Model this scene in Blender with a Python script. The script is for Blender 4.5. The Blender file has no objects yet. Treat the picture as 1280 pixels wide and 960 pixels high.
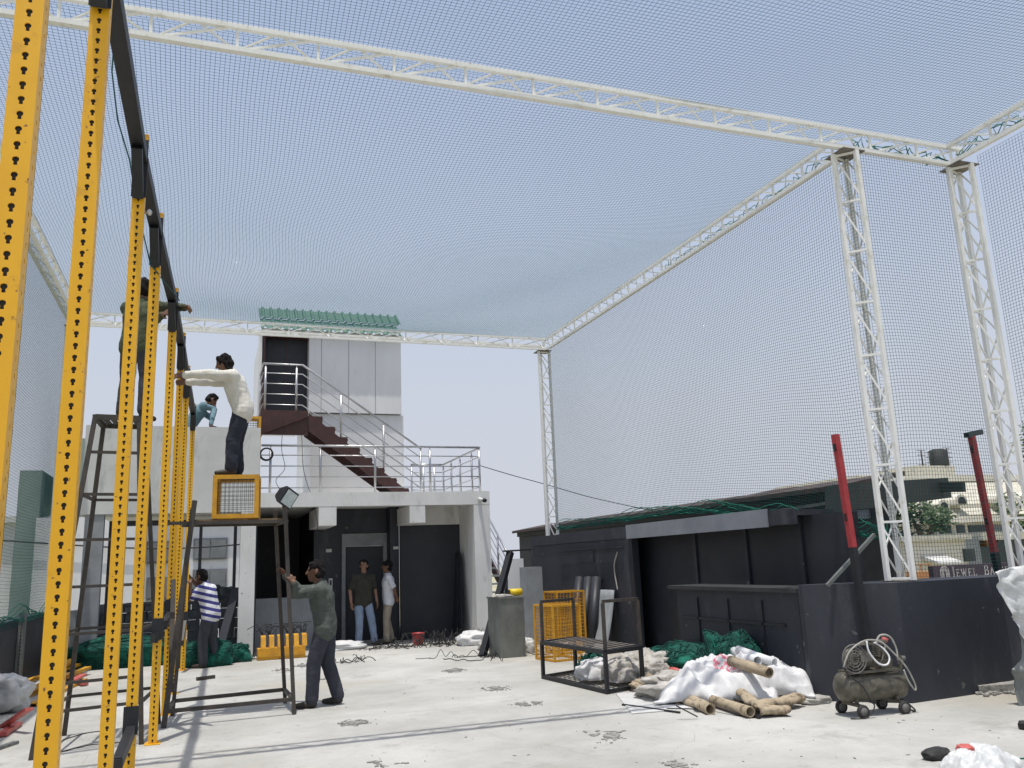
import bpy, bmesh, math, random
import numpy as np
from mathutils import Vector, Matrix, noise
random.seed(7)
scene = bpy.context.scene
COL = scene.collection
PI = math.pi

# ------------------------------------------------------------------ camera model (position, heading, focal length of the photo)
F = 1046.6; CH = 1.55
_p, _r, _y = [math.radians(a) for a in (12.018, -2.226, 20.098)]
_d = Vector((math.sin(_y)*math.cos(_p), math.cos(_y)*math.cos(_p), math.sin(_p)))
_r0 = Vector((math.cos(_y), -math.sin(_y), 0)); _u0 = _r0.cross(_d)
_R = math.cos(_r)*_r0 + math.sin(_r)*_u0; _U = -math.sin(_r)*_r0 + math.cos(_r)*_u0
CAMP = Vector((0, 0, CH))
def _ray(x, y): return _d + _R*((x-640)/F) - _U*((y-480)/F)
def aty(x, y, Y): v = _ray(x, y); return CAMP + v*(Y/v.y)
def atx(x, y, X): v = _ray(x, y); return CAMP + v*(X/v.x)
def atz(x, y, z=0.0): v = _ray(x, y); return CAMP + v*((z-CH)/v.z)

cam = bpy.data.cameras.new('camera'); co = bpy.data.objects.new('camera', cam); COL.objects.link(co)
co.matrix_world = Matrix(((_R.x, _U.x, -_d.x, 0), (_R.y, _U.y, -_d.y, 0), (_R.z, _U.z, -_d.z, CH), (0, 0, 0, 1)))
cam.sensor_width = 36; cam.lens = F/1280*36; cam.clip_start = 0.05; cam.clip_end = 3000
scene.camera = co

# ------------------------------------------------------------------ light
w = bpy.data.worlds.new('World'); scene.world = w; w.use_nodes = True
nt = w.node_tree; bg = nt.nodes['Background']
sky = nt.nodes.new('ShaderNodeTexSky'); sky.sky_type = 'NISHITA'; sky.sun_disc = False
SUN = Vector((-0.085, -0.15, 1)).normalized()
sky.sun_elevation = math.asin(SUN.z); sky.sun_rotation = math.atan2(SUN.x, SUN.y)
sky.air_density = 1.0; sky.dust_density = 2.0; sky.ozone_density = 0.35; sky.altitude = 0
# thick summer haze: the clear sky pales towards the horizon
_tc = nt.nodes.new('ShaderNodeTexCoord'); _sx = nt.nodes.new('ShaderNodeSeparateXYZ'); nt.links.new(_tc.outputs['Generated'], _sx.inputs[0])
_cr = nt.nodes.new('ShaderNodeValToRGB'); nt.links.new(_sx.outputs[2], _cr.inputs[0])
_el = _cr.color_ramp.elements; _el[0].position = 0.0; _el[0].color = (1, 1, 1, 1); _el[1].position = 1.0; _el[1].color = (.18, .18, .18, 1)
for _q, _v in ((.15, .94), (.35, .66), (.6, .36)): _e = _el.new(_q); _e.color = (_v, _v, _v, 1)
_mx = nt.nodes.new('ShaderNodeMix'); _mx.data_type = 'RGBA'; nt.links.new(_cr.outputs[0], _mx.inputs[0]); nt.links.new(sky.outputs[0], _mx.inputs[6])
_mx.inputs[7].default_value = (2.95, 3.09, 3.47, 1)
nt.links.new(_mx.outputs[2], bg.inputs[0]); bg.inputs[1].default_value = 0.15
sl = bpy.data.lights.new('sun', 'SUN'); sl.energy = 3.0; sl.angle = math.radians(0.6); sl.color = (1, 0.965, 0.90)
so = bpy.data.objects.new('sun', sl); COL.objects.link(so); so.location = SUN*40
so.rotation_euler = (-SUN).to_track_quat('-Z', 'Y').to_euler()
vs = scene.view_settings; vs.view_transform = 'Standard'; vs.look = 'None'; vs.exposure = 0.45; vs.gamma = 1; vs.use_curve_mapping = False

# ------------------------------------------------------------------ materials
def mat(name, c1, c2=None, rough=0.8, scale=4.0, bump=0.0, bscale=None, metal=0.0, spec=0.4, detail=6, contrast=(0.35, 0.65), stretch=None, c3=None, s3=0.7, t3=0.62, c4=None, s4=40, t4=0.70):
    m = bpy.data.materials.new(name); m.use_nodes = True
    n = m.node_tree.nodes; l = m.node_tree.links; b = n['Principled BSDF']
    b.inputs['Roughness'].default_value = rough; b.inputs['Metallic'].default_value = metal
    b.inputs['Specular IOR Level'].default_value = spec
    if c2 is None: c2 = tuple(x*0.8 for x in c1)
    tc = n.new('ShaderNodeTexCoord'); src = tc.outputs['Object']
    if stretch:
        mp = n.new('ShaderNodeMapping'); mp.inputs['Scale'].default_value = stretch
        l.new(src, mp.inputs[0]); src = mp.outputs[0]
    nz = n.new('ShaderNodeTexNoise'); nz.inputs['Scale'].default_value = scale; nz.inputs['Detail'].default_value = detail
    nz.inputs['Roughness'].default_value = 0.62
    l.new(src, nz.inputs['Vector'])
    mr = n.new('ShaderNodeMapRange'); mr.inputs[1].default_value = contrast[0]; mr.inputs[2].default_value = contrast[1]
    l.new(nz.outputs['Fac'], mr.inputs[0])
    mx = n.new('ShaderNodeMix'); mx.data_type = 'RGBA'
    mx.inputs[6].default_value = (*c1, 1); mx.inputs[7].default_value = (*c2, 1)
    l.new(mr.outputs[0], mx.inputs[0]); out = mx.outputs[2]
    if c3:
        n3 = n.new('ShaderNodeTexNoise'); n3.inputs['Scale'].default_value = s3; n3.inputs['Detail'].default_value = 8
        n3.inputs['Roughness'].default_value = 0.7
        l.new(src, n3.inputs['Vector'])
        m3 = n.new('ShaderNodeMapRange'); m3.inputs[1].default_value = t3-0.06; m3.inputs[2].default_value = t3+0.1
        l.new(n3.outputs['Fac'], m3.inputs[0])
        x3 = n.new('ShaderNodeMix'); x3.data_type = 'RGBA'; x3.inputs[7].default_value = (*c3, 1)
        l.new(out, x3.inputs[6]); l.new(m3.outputs[0], x3.inputs[0]); out = x3.outputs[2]
    if c4:
        n4 = n.new('ShaderNodeTexNoise'); n4.inputs['Scale'].default_value = s4; n4.inputs['Detail'].default_value = 3; l.new(tc.outputs['Object'], n4.inputs['Vector'])
        m4 = n.new('ShaderNodeMapRange'); m4.inputs[1].default_value = t4-0.02; m4.inputs[2].default_value = t4+0.03; l.new(n4.outputs['Fac'], m4.inputs[0])
        x4 = n.new('ShaderNodeMix'); x4.data_type = 'RGBA'; x4.inputs[7].default_value = (*c4, 1); l.new(out, x4.inputs[6]); l.new(m4.outputs[0], x4.inputs[0]); out = x4.outputs[2]
    l.new(out, b.inputs['Base Color'])
    if bump:
        nb = n.new('ShaderNodeTexNoise'); nb.inputs['Scale'].default_value = bscale or scale*4; nb.inputs['Detail'].default_value = 5
        l.new(src, nb.inputs['Vector'])
        bp = n.new('ShaderNodeBump'); bp.inputs['Strength'].default_value = min(1, bump); bp.inputs['Distance'].default_value = 0.02
        l.new(nb.outputs['Fac'], bp.inputs['Height']); l.new(bp.outputs[0], b.inputs['Normal'])
    return m

M = {}
M['yellow'] = mat('yellow_paint', (0.79, 0.425, 0.012), (0.73, 0.375, 0.011), rough=0.42, scale=2.2, c3=(0.52, 0.27, 0.03), s3=5, t3=0.64, c4=(0.20, 0.10, 0.04), s4=34, t4=0.70, spec=0.5)
M['yellow_dirty'] = mat('worn_yellow_paint', (0.66, 0.34, 0.02), (0.5, 0.25, 0.03), rough=0.55, scale=9, c3=(0.2, 0.12, 0.05), s3=12, t3=0.66)
M['blackpaint'] = mat('black_powder_coat', (0.013, 0.014, 0.017), (0.02, 0.021, 0.024), rough=0.5, scale=8)
M['darksteel'] = mat('dark_painted_steel', (0.045, 0.042, 0.038), (0.075, 0.062, 0.05), rough=0.55, scale=14, metal=0.1, c3=(0.12, 0.08, 0.05), s3=11, t3=0.66)
M['white_truss'] = mat('white_enamel', (0.84, 0.84, 0.81), (0.78, 0.78, 0.74), rough=0.45, scale=5, c3=(0.55, 0.52, 0.43), s3=6, t3=0.62, c4=(0.30, 0.20, 0.12), s4=26, t4=0.73)
M['plate'] = mat('bare_plate', (0.22, 0.20, 0.17), (0.12, 0.10, 0.09), rough=0.6, scale=10)
M['net'] = mat('dark_green_twine', (0.008, 0.058, 0.062), (0.010, 0.072, 0.070), rough=0.85, scale=2)
M['netroof_lit'] = mat('twine_painted_lit', (0.016, 0.095, 0.115), (0.018, 0.115, 0.12), rough=0.85, scale=2)  # same twine as the side nets, overhead light painted in as lighter colour
M['netgreen'] = mat('green_twine', (0.008, 0.17, 0.11), (0.01, 0.11, 0.075), rough=0.8, scale=6)
M['greentarp'] = mat('green_netting', (0.006, 0.10, 0.07), (0.004, 0.035, 0.03), rough=0.9, scale=38, bump=1.0, bscale=70, contrast=(0.42, 0.58), c3=(0.008, 0.17, 0.115), s3=3, t3=0.58)
M['white_wall'] = mat('white_wall_paint', (0.72, 0.72, 0.70), (0.62, 0.62, 0.60), rough=0.9, scale=2.2, stretch=(1, 1, .45), bump=0.12, bscale=30, c3=(0.42, 0.41, 0.38), s3=2.0, t3=0.65, c4=(0.3, 0.28, 0.25), s4=14, t4=0.73)
M['parapet'] = mat('weathered_white_wall', (0.64, 0.65, 0.63), (0.54, 0.55, 0.53), rough=0.92, scale=1.6, stretch=(1, 1, 0.35), bump=0.15, bscale=24, c3=(0.36, 0.36, 0.34), s3=2.6, t3=0.63)
M['charcoal'] = mat('charcoal_wall', (0.026, 0.029, 0.038), (0.038, 0.041, 0.052), rough=0.55, scale=1.6, stretch=(1, 1, 0.4), bump=0.15, bscale=26, c3=(0.072, 0.074, 0.082), s3=1.9, t3=0.63, c4=(0.13, 0.13, 0.13), s4=9, t4=0.71)
M['charcoal2'] = mat('black_panel', (0.022, 0.024, 0.031), (0.030, 0.033, 0.041), rough=0.5, scale=1.6, c3=(0.055, 0.058, 0.066), s3=1.5, t3=0.68)
M['greyboard'] = mat('pale_grey_board', (0.26, 0.275, 0.30), (0.20, 0.21, 0.235), rough=0.75, scale=2)
M['greywall'] = mat('grey_plaster', (0.30, 0.32, 0.335), (0.23, 0.24, 0.25), rough=0.9, scale=2.5, bump=0.1)
M['cabinpanel'] = mat('grey_cladding', (0.72, 0.725, 0.725), (0.65, 0.655, 0.655), rough=0.6, scale=1.6, stretch=(1, 1, 0.3), c3=(0.42, 0.42, 0.41), s3=2.5, t3=0.66)
M['brown'] = mat('brown_painted_steel', (0.075, 0.032, 0.028), (0.05, 0.024, 0.022), rough=0.55, scale=7)
M['stainless'] = mat('brushed_steel', (0.52, 0.52, 0.52), (0.42, 0.42, 0.43), rough=0.35, scale=6, metal=0.75)
M['galv'] = mat('galvanised_sheet', (0.24, 0.255, 0.24), (0.12, 0.13, 0.125), rough=0.5, metal=0.45, scale=3.2, stretch=(1.2, 1.2, 0.55), contrast=(0.3, 0.7), c3=(0.34, 0.35, 0.32), s3=3, t3=0.62)
M['roofgreen'] = mat('green_roof_sheet', (0.075, 0.165, 0.115), (0.055, 0.12, 0.085), rough=0.5, scale=4, c3=(0.13, 0.21, 0.16), s3=2, t3=0.65)
M['concrete'] = mat('rough_concrete', (0.42, 0.41, 0.38), (0.30, 0.29, 0.265), rough=0.95, scale=8, bump=0.6, bscale=40)
M['rubble'] = mat('broken_concrete', (0.40, 0.39, 0.36), (0.20, 0.195, 0.18), rough=1, scale=18, bump=0.7, bscale=60)
M['stone'] = mat('grey_stone', (0.16, 0.17, 0.175), (0.09, 0.10, 0.105), rough=0.95, scale=6, bump=0.5)
M['sack'] = mat('white_woven_sack', (0.66, 0.66, 0.65), (0.56, 0.56, 0.56), rough=0.6, scale=7, bump=0.15, bscale=40)
M['plastic'] = mat('white_plastic_film', (0.64, 0.65, 0.64), (0.48, 0.49, 0.48), rough=0.4, scale=10, bump=0.3, bscale=22)
M['greycloth'] = mat('grey_sacking', (0.52, 0.50, 0.46), (0.30, 0.28, 0.25), rough=0.95, scale=9, bump=0.4, bscale=40)
M['card'] = mat('brown_paper_tube', (0.42, 0.345, 0.24), (0.33, 0.265, 0.18), rough=0.9, scale=7, c3=(0.07, 0.05, 0.035), s3=11, t3=0.56)
M['pvc'] = mat('white_pvc', (0.78, 0.79, 0.79), (0.68, 0.69, 0.69), rough=0.35, scale=6)
M['redpaint'] = mat('red_paint', (0.40, 0.045, 0.05), (0.30, 0.032, 0.036), rough=0.5, scale=7, c3=(0.2, 0.05, 0.04), s3=9, t3=0.68)
M['pinkred'] = mat('faded_red_plastic', (0.55, 0.12, 0.10), (0.42, 0.09, 0.08), rough=0.5, scale=7)
M['greasy'] = mat('greasy_grey_paint', (0.15, 0.138, 0.105), (0.065, 0.06, 0.048), rough=0.45, scale=7, metal=0.25, c3=(0.24, 0.215, 0.16), s3=6, t3=0.6)
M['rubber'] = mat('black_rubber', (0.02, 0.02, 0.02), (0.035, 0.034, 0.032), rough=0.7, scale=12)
M['hose'] = mat('grey_hose', (0.42, 0.41, 0.37), (0.28, 0.27, 0.24), rough=0.55, scale=9)
M['wheel'] = mat('dusty_grey_wheel', (0.2, 0.195, 0.18), (0.11, 0.105, 0.1), rough=0.8, scale=12)
M['yellowroll'] = mat('bright_yellow_plastic', (0.75, 0.55, 0.02), (0.66, 0.47, 0.02), rough=0.4, scale=6)
M['lens'] = mat('lamp_glass', (0.55, 0.62, 0.62), (0.40, 0.48, 0.48), rough=0.12, scale=12, spec=0.7)
M['cream'] = mat('cream_render', (0.70, 0.67, 0.58), (0.62, 0.59, 0.50), rough=0.9, scale=1)
M['creamroof'] = mat('pale_roof_tile', (0.55, 0.53, 0.44), (0.45, 0.43, 0.36), rough=0.9, scale=6, contrast=(0.45, 0.55))
M['winglass'] = mat('dark_window', (0.03, 0.036, 0.042), (0.05, 0.056, 0.06), rough=0.2, scale=2)
M['greyshutter'] = mat('grey_louvre', (0.22, 0.23, 0.235), (0.16, 0.17, 0.175), rough=0.6, scale=2)
M['orange'] = mat('orange_render', (0.48, 0.24, 0.10), (0.40, 0.19, 0.08), rough=0.9, scale=2)
M['signpurple'] = mat('plum_signboard', (0.052, 0.032, 0.05), (0.06, 0.038, 0.056), rough=0.5, scale=2)
M['letter'] = mat('pale_letters', (0.62, 0.60, 0.57), (0.52, 0.50, 0.48), rough=0.5, scale=3)
M['shed'] = mat('black_shed_cladding', (0.028, 0.031, 0.031), (0.042, 0.045, 0.043), rough=0.7, scale=2.5, c3=(0.07, 0.066, 0.06), s3=2, t3=0.66)
M['rust'] = mat('rusty_roof_sheet', (0.075, 0.05, 0.042), (0.045, 0.036, 0.033), rough=0.85, scale=4)
M['leaf'] = mat('leaf_green', (0.05, 0.085, 0.025), (0.03, 0.055, 0.018), rough=0.7, scale=9)
M['seam'] = mat('panel_seam', (0.16, 0.165, 0.17), None, rough=0.8)
M['bark'] = mat('bark', (0.12, 0.09, 0.06), None, rough=0.9)
M['towergreen'] = mat('grey_green_render', (0.24, 0.30, 0.27), (0.20, 0.255, 0.23), rough=0.9, scale=1)
M['sand'] = mat('dry_ground', (0.40, 0.36, 0.25), (0.28, 0.28, 0.17), rough=1, scale=0.06, c3=(0.10, 0.13, 0.06), s3=0.03, t3=0.58)
M['offwhite'] = mat('off_white_plastic', (0.66, 0.66, 0.64), None, rough=0.4)
M['wood'] = mat('worn_board', (0.30, 0.21, 0.12), (0.20, 0.14, 0.08), rough=0.85, scale=8, stretch=(1, 6, 6))
# people
M['skin'] = mat('brown_skin', (0.17, 0.085, 0.052), (0.14, 0.07, 0.042), rough=0.55, scale=12)
M['skin2'] = mat('mid_brown_skin', (0.27, 0.145, 0.095), (0.225, 0.12, 0.078), rough=0.55, scale=12)
M['hair'] = mat('black_hair', (0.010, 0.009, 0.009), (0.016, 0.014, 0.013), rough=0.9, spec=0.15, scale=40, bump=0.6, bscale=90)
M['eye'] = mat('dark_eye', (0.012, 0.01, 0.01), None, rough=0.3)
M['olive'] = mat('olive_cloth', (0.075, 0.088, 0.050), (0.055, 0.066, 0.038), rough=0.95, scale=9, bump=0.3, bscale=30)
M['olivedark'] = mat('dark_olive_cloth', (0.040, 0.040, 0.030), (0.028, 0.028, 0.022), rough=0.95, scale=9, bump=0.3, bscale=30)
M['whiteshirt'] = mat('cream_white_cloth', (0.70, 0.68, 0.61), (0.60, 0.58, 0.52), rough=0.95, scale=6, bump=0.35, bscale=22)
M['whitetee'] = mat('white_cloth', (0.62, 0.63, 0.66), (0.52, 0.53, 0.56), rough=0.95, scale=6, bump=0.3, bscale=26)
M['navy'] = mat('dark_navy_cloth', (0.018, 0.021, 0.034), (0.026, 0.030, 0.044), rough=0.9, scale=9, bump=0.3, bscale=24)
M['blueshirt'] = mat('teal_blue_cloth', (0.13, 0.215, 0.25), (0.09, 0.16, 0.19), rough=0.95, scale=8, bump=0.3, bscale=24)
M['greytrouser'] = mat('dark_grey_cloth', (0.038, 0.04, 0.048), (0.055, 0.057, 0.065), rough=0.95, scale=9, bump=0.3, bscale=24)
M['bluegrey'] = mat('blue_grey_cloth', (0.036, 0.038, 0.050), (0.05, 0.052, 0.066), rough=0.95, scale=9, bump=0.3, bscale=24)
M['jacket'] = mat('grey_green_jacket', (0.085, 0.098, 0.085), (0.055, 0.065, 0.056), rough=0.8, scale=7, bump=0.5, bscale=16, c3=(0.20, 0.22, 0.20), s3=7, t3=0.66)
M['denim'] = mat('light_blue_denim', (0.24, 0.31, 0.42), (0.16, 0.21, 0.31), rough=0.95, scale=5, bump=0.3, bscale=26)
M['khaki'] = mat('khaki_cloth', (0.33, 0.29, 0.23), (0.26, 0.225, 0.175), rough=0.95, scale=7, bump=0.3, bscale=24)
M['shoe'] = mat('dark_shoe', (0.03, 0.024, 0.02), (0.05, 0.04, 0.03), rough=0.6, scale=12)

def stripes_mat():
    m = mat('blue_white_striped_cloth', (0.68, 0.69, 0.70), (0.6, 0.61, 0.63), rough=0.95, scale=8, bump=0.3, bscale=24)
    n = m.node_tree.nodes; l = m.node_tree.links; b = n['Principled BSDF']
    src = b.inputs['Base Color'].links[0].from_socket
    tc = n.new('ShaderNodeTexCoord'); sp = n.new('ShaderNodeSeparateXYZ'); l.new(tc.outputs['Object'], sp.inputs[0])
    # bands along the body's height, tilted a little with the lean
    ad = n.new('ShaderNodeMath'); ad.operation = 'MULTIPLY_ADD'; ad.inputs[1].default_value = 0.28; l.new(sp.outputs[0], ad.inputs[0]); l.new(sp.outputs[2], ad.inputs[2])
    mu = n.new('ShaderNodeMath'); mu.operation = 'MULTIPLY'; mu.inputs[1].default_value = 9.0; l.new(ad.outputs[0], mu.inputs[0])
    fr = n.new('ShaderNodeMath'); fr.operation = 'FRACT'; l.new(mu.outputs[0], fr.inputs[0])
    gt = n.new('ShaderNodeMath'); gt.operation = 'GREATER_THAN'; gt.inputs[1].default_value = 0.52; l.new(fr.outputs[0], gt.inputs[0])
    mx = n.new('ShaderNodeMix'); mx.data_type = 'RGBA'; l.new(src, mx.inputs[6]); mx.inputs[7].default_value = (0.045, 0.045, 0.19, 1)
    l.new(gt.outputs[0], mx.inputs[0]); l.new(mx.outputs[2], b.inputs['Base Color'])
    return m
M['striped'] = stripes_mat()

def floor_mat():
    m = bpy.data.materials.new('terrace_concrete'); m.use_nodes = True
    n = m.node_tree.nodes; l = m.node_tree.links; b = n['Principled BSDF']; b.inputs['Roughness'].default_value = 0.9
    b.inputs['Specular IOR Level'].default_value = 0.25
    tc = n.new('ShaderNodeTexCoord'); P = tc.outputs['Object']
    def nz(s, d=6, r=0.6):
        x = n.new('ShaderNodeTexNoise'); x.inputs['Scale'].default_value = s; x.inputs['Detail'].default_value = d; x.inputs['Roughness'].default_value = r
        l.new(P, x.inputs['Vector']); return x.outputs['Fac']
    def rng(v, a, c):
        x = n.new('ShaderNodeMapRange'); x.inputs[1].default_value = a; x.inputs[2].default_value = c; l.new(v, x.inputs[0]); return x.outputs[0]
    def mix(f, a, c):
        x = n.new('ShaderNodeMix'); x.data_type = 'RGBA'; l.new(f, x.inputs[0])
        if isinstance(a, tuple): x.inputs[6].default_value = (*a, 1)
        else: l.new(a, x.inputs[6])
        if isinstance(c, tuple): x.inputs[7].default_value = (*c, 1)
        else: l.new(c, x.inputs[7])
        return x.outputs[2]
    c = mix(rng(nz(0.5, 8, .68), 0.36, 0.64), (0.49, 0.484, 0.455), (0.345, 0.34, 0.312))
    c = mix(rng(nz(1.1, 9, .72), 0.56, 0.68), c, (0.315, 0.307, 0.28))
    c = mix(rng(nz(0.23, 4), 0.52, 0.66), c, (0.38, 0.355, 0.30))
    c = mix(rng(nz(3.5, 8, 0.7), 0.60, 0.74), c, (0.29, 0.285, 0.265))
    c = mix(rng(nz(28, 4), 0.60, 0.80), c, (0.27, 0.265, 0.245))
    c = mix(rng(nz(1.3, 9, 0.75), 0.63, 0.70), c, (0.50, 0.495, 0.47))
    stv = n.new('ShaderNodeMapping'); stv.inputs['Scale'].default_value = (.35, 1.6, 1); stv.inputs['Rotation'].default_value = (0, 0, .5); l.new(P, stv.inputs[0])
    sn = n.new('ShaderNodeTexNoise'); sn.inputs['Scale'].default_value = 1.2; sn.inputs['Detail'].default_value = 9; sn.inputs['Roughness'].default_value = .7; l.new(stv.outputs[0], sn.inputs['Vector'])
    c = mix(rng(sn.outputs['Fac'], 0.57, 0.70), c, (0.36, 0.345, 0.31))
    c = mix(rng(nz(7, 6, .7), 0.66, 0.72), c, (0.23, 0.225, 0.205))
    # hairline cracks
    v = n.new('ShaderNodeTexVoronoi'); v.feature = 'DISTANCE_TO_EDGE'; v.inputs['Scale'].default_value = 0.42
    wn = n.new('ShaderNodeTexNoise'); wn.inputs['Scale'].default_value = 1.6; wn.inputs['Detail'].default_value = 5; l.new(P, wn.inputs['Vector'])
    av = n.new('ShaderNodeVectorMath'); av.operation = 'MULTIPLY_ADD'; av.inputs[1].default_value = (0.5, 0.5, 0); l.new(wn.outputs['Color'], av.inputs[0]); l.new(P, av.inputs[2])
    l.new(av.outputs[0], v.inputs['Vector'])
    ck = n.new('ShaderNodeMath'); ck.operation = 'LESS_THAN'; ck.inputs[1].default_value = 0.0011; l.new(v.outputs['Distance'], ck.inputs[0])
    cm = n.new('ShaderNodeMath'); cm.operation = 'MULTIPLY'; l.new(ck.outputs[0], cm.inputs[0]); l.new(rng(nz(0.7, 2), 0.45, 0.6), cm.inputs[1])
    c = mix(cm.outputs[0], c, (0.30, 0.295, 0.27))
    l.new(c, b.inputs['Base Color'])
    bp = n.new('ShaderNodeBump'); bp.inputs['Strength'].default_value = 0.25; bp.inputs['Distance'].default_value = 0.012
    l.new(nz(9, 8, 0.7), bp.inputs['Height']); l.new(bp.outputs[0], b.inputs['Normal'])
    return m
M['floor'] = floor_mat()

def sack_print_mat():
    m = mat('printed_woven_sack', (0.80, 0.80, 0.79), (0.70, 0.70, 0.70), rough=0.6, scale=7, bump=0.15, bscale=40)
    return m

# ------------------------------------------------------------------ mesh builder
class MB:
    def __init__(s): s.v = []; s.f = []; s.sm = []
    def add(s, vs, fs, smooth=False):
        o = len(s.v); s.v += [tuple(v) for v in vs]; s.f += [tuple(i+o for i in f) for f in fs]; s.sm += [smooth]*len(fs); return s
    def box(s, x0, x1, y0, y1, z0, z1):
        vs = [(x, y, z) for x in (x0, x1) for y in (y0, y1) for z in (z0, z1)]
        return s.add(vs, [(0, 1, 3, 2), (4, 6, 7, 5), (0, 4, 5, 1), (2, 3, 7, 6), (0, 2, 6, 4), (1, 5, 7, 3)])
    def bar(s, p, q, w, h=None, up=(0, 0, 1)):
        h = h or w; p, q = Vector(p), Vector(q); t = (q-p).normalized(); up = Vector(up)
        if abs(t.dot(up)) > 0.97: up = Vector((0, 1, 0)) if abs(t.y) < 0.9 else Vector((1, 0, 0))
        a = t.cross(up).normalized(); b = a.cross(t)
        vs = [c + a*(i*w/2) + b*(j*h/2) for c in (p, q) for i, j in ((-1, -1), (1, -1), (1, 1), (-1, 1))]
        return s.add(vs, [(3, 2, 1, 0), (4, 5, 6, 7), (0, 1, 5, 4), (1, 2, 6, 5), (2, 3, 7, 6), (3, 0, 4, 7)])
    def angle(s, p, q, w, t, up, side):
        """L-section bar; up and side are the directions of its two legs"""
        p, q = Vector(p), Vector(q); U = Vector(up)*w; S = Vector(side)*w; u = Vector(up)*t; d = Vector(side)*t
        prof = [Vector((0, 0, 0)), S, S+u, d+u, d+U, U]
        vs = [p+x for x in prof]+[q+x for x in prof]
        fs = [(i, (i+1) % 6, 6+(i+1) % 6, 6+i) for i in range(6)] + [(0, 1, 2, 3), (0, 3, 4, 5), (6, 9, 8, 7), (6, 11, 10, 9)]
        return s.add(vs, fs)
    def tube(s, pts, r, n=8, caps=True, smooth=True):
        pts = [Vector(p) for p in pts]; rs = r if isinstance(r, (list, tuple)) else [r]*len(pts)
        vs = []; fs = []; a = None
        for i, p in enumerate(pts):
            t = (pts[min(i+1, len(pts)-1)]-pts[max(i-1, 0)]).normalized()
            if a is None:
                a = t.cross(Vector((0, 0, 1)) if abs(t.z) < 0.9 else Vector((1, 0, 0))).normalized()
            else:
                a = (a - t*a.dot(t)); a = a.normalized() if a.length > 1e-6 else t.orthogonal().normalized()
            b = t.cross(a)
            vs += [p + (a*math.cos(2*PI*k/n)+b*math.sin(2*PI*k/n))*rs[i] for k in range(n)]
        for i in range(len(pts)-1):
            for k in range(n):
                fs.append((i*n+k, i*n+(k+1) % n, (i+1)*n+(k+1) % n, (i+1)*n+k))
        s.add(vs, fs, smooth)
        if caps:
            o = len(s.v)-len(vs)
            s.f.append(tuple(o+k for k in reversed(range(n)))); s.sm.append(False)
            s.f.append(tuple(o+len(vs)-n+k for k in range(n))); s.sm.append(False)
        return s
    def lathe(s, c, axis, prof, n=20, smooth=True):
        """prof: list of (distance along axis, radius)"""
        c = Vector(c); t = Vector(axis).normalized(); a = t.orthogonal().normalized(); b = t.cross(a)
        vs = [c + t*h + (a*math.cos(2*PI*k/n)+b*math.sin(2*PI*k/n))*max(r, 1e-4) for h, r in prof for k in range(n)]
        fs = [(i*n+k, i*n+(k+1) % n, (i+1)*n+(k+1) % n, (i+1)*n+k) for i in range(len(prof)-1) for k in range(n)]
        return s.add(vs, fs, smooth)
    def prism(s, poly, z0, z1):
        n = len(poly); vs = [(x, y, z0) for x, y in poly]+[(x, y, z1) for x, y in poly]
        fs = [(i, (i+1) % n, n+(i+1) % n, n+i) for i in range(n)]+[tuple(reversed(range(n))), tuple(range(n, 2*n))]
        return s.add(vs, fs)
    def extrude(s, poly, dvec):
        """poly: list of 3-D points of a flat outline, swept by dvec"""
        n = len(poly); P = [Vector(p) for p in poly]; D = Vector(dvec)
        fs = [(i, (i+1) % n, n+(i+1) % n, n+i) for i in range(n)]+[tuple(reversed(range(n))), tuple(range(n, 2*n))]
        return s.add(P+[p+D for p in P], fs)
    def ring(s, c, normal, R, r, n=28, m=8, a0=0, a1=2*PI):
        c = Vector(c); t = Vector(normal).normalized(); a = t.orthogonal().normalized(); b = t.cross(a)
        pts = [c+(a*math.cos(a0+(a1-a0)*k/n)+b*math.sin(a0+(a1-a0)*k/n))*R for k in range(n+1)]
        return s.tube(pts, r, m)
    def blob(s, c, size, seed=0, amp=0.25, freq=2.2, crease=0.0, rot=0.0, nu=44, nv=28, floor=None, tilt=0.0):
        """crumpled lump: sacks, bags, heaps"""
        vs = []; fs = []; c = Vector(c); o = Vector((seed*7.3, seed*3.1, seed*1.7)); rm = Matrix.Rotation(rot, 3, 'Z') @ Matrix.Rotation(tilt, 3, 'Y')
        for j in range(nv+1):
            th = PI*j/nv
            for i in range(nu):
                ph = 2*PI*i/nu; d = Vector((math.sin(th)*math.cos(ph), math.sin(th)*math.sin(ph), math.cos(th)))
                k = 1+amp*noise.noise(d*freq+o)
                if crease:
                    k += crease*(.28-.75*abs(noise.noise(d*freq*1.5+o*2))+.16*abs(noise.noise(d*freq*3.7+o)))
                # boxier than an ellipsoid
                e = Vector([math.copysign(abs(x)**0.8, x) for x in d])*k
                p = rm @ Vector((e.x*size[0], e.y*size[1], e.z*size[2]))+c
                if floor is not None and p.z < floor: p.z = floor + 0.002*noise.noise(d*9)
                vs.append(p)
        for j in range(nv):
            for i in range(nu):
                fs.append((j*nu+i, (j+1)*nu+i, (j+1)*nu+(i+1) % nu, j*nu+(i+1) % nu))
        return s.add(vs, fs, True)
    def build(s, name, m, parent=None):
        me = bpy.data.meshes.new(name)
        off = Vector((0, 0, 0)); q = parent
        while q is not None: off += q.location; q = q.parent
        me.from_pydata([(v[0]-off.x, v[1]-off.y, v[2]-off.z) for v in s.v], [], s.f)
        me.polygons.foreach_set('use_smooth', s.sm); me.update()
        return link(name, me, m, parent)

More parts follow.
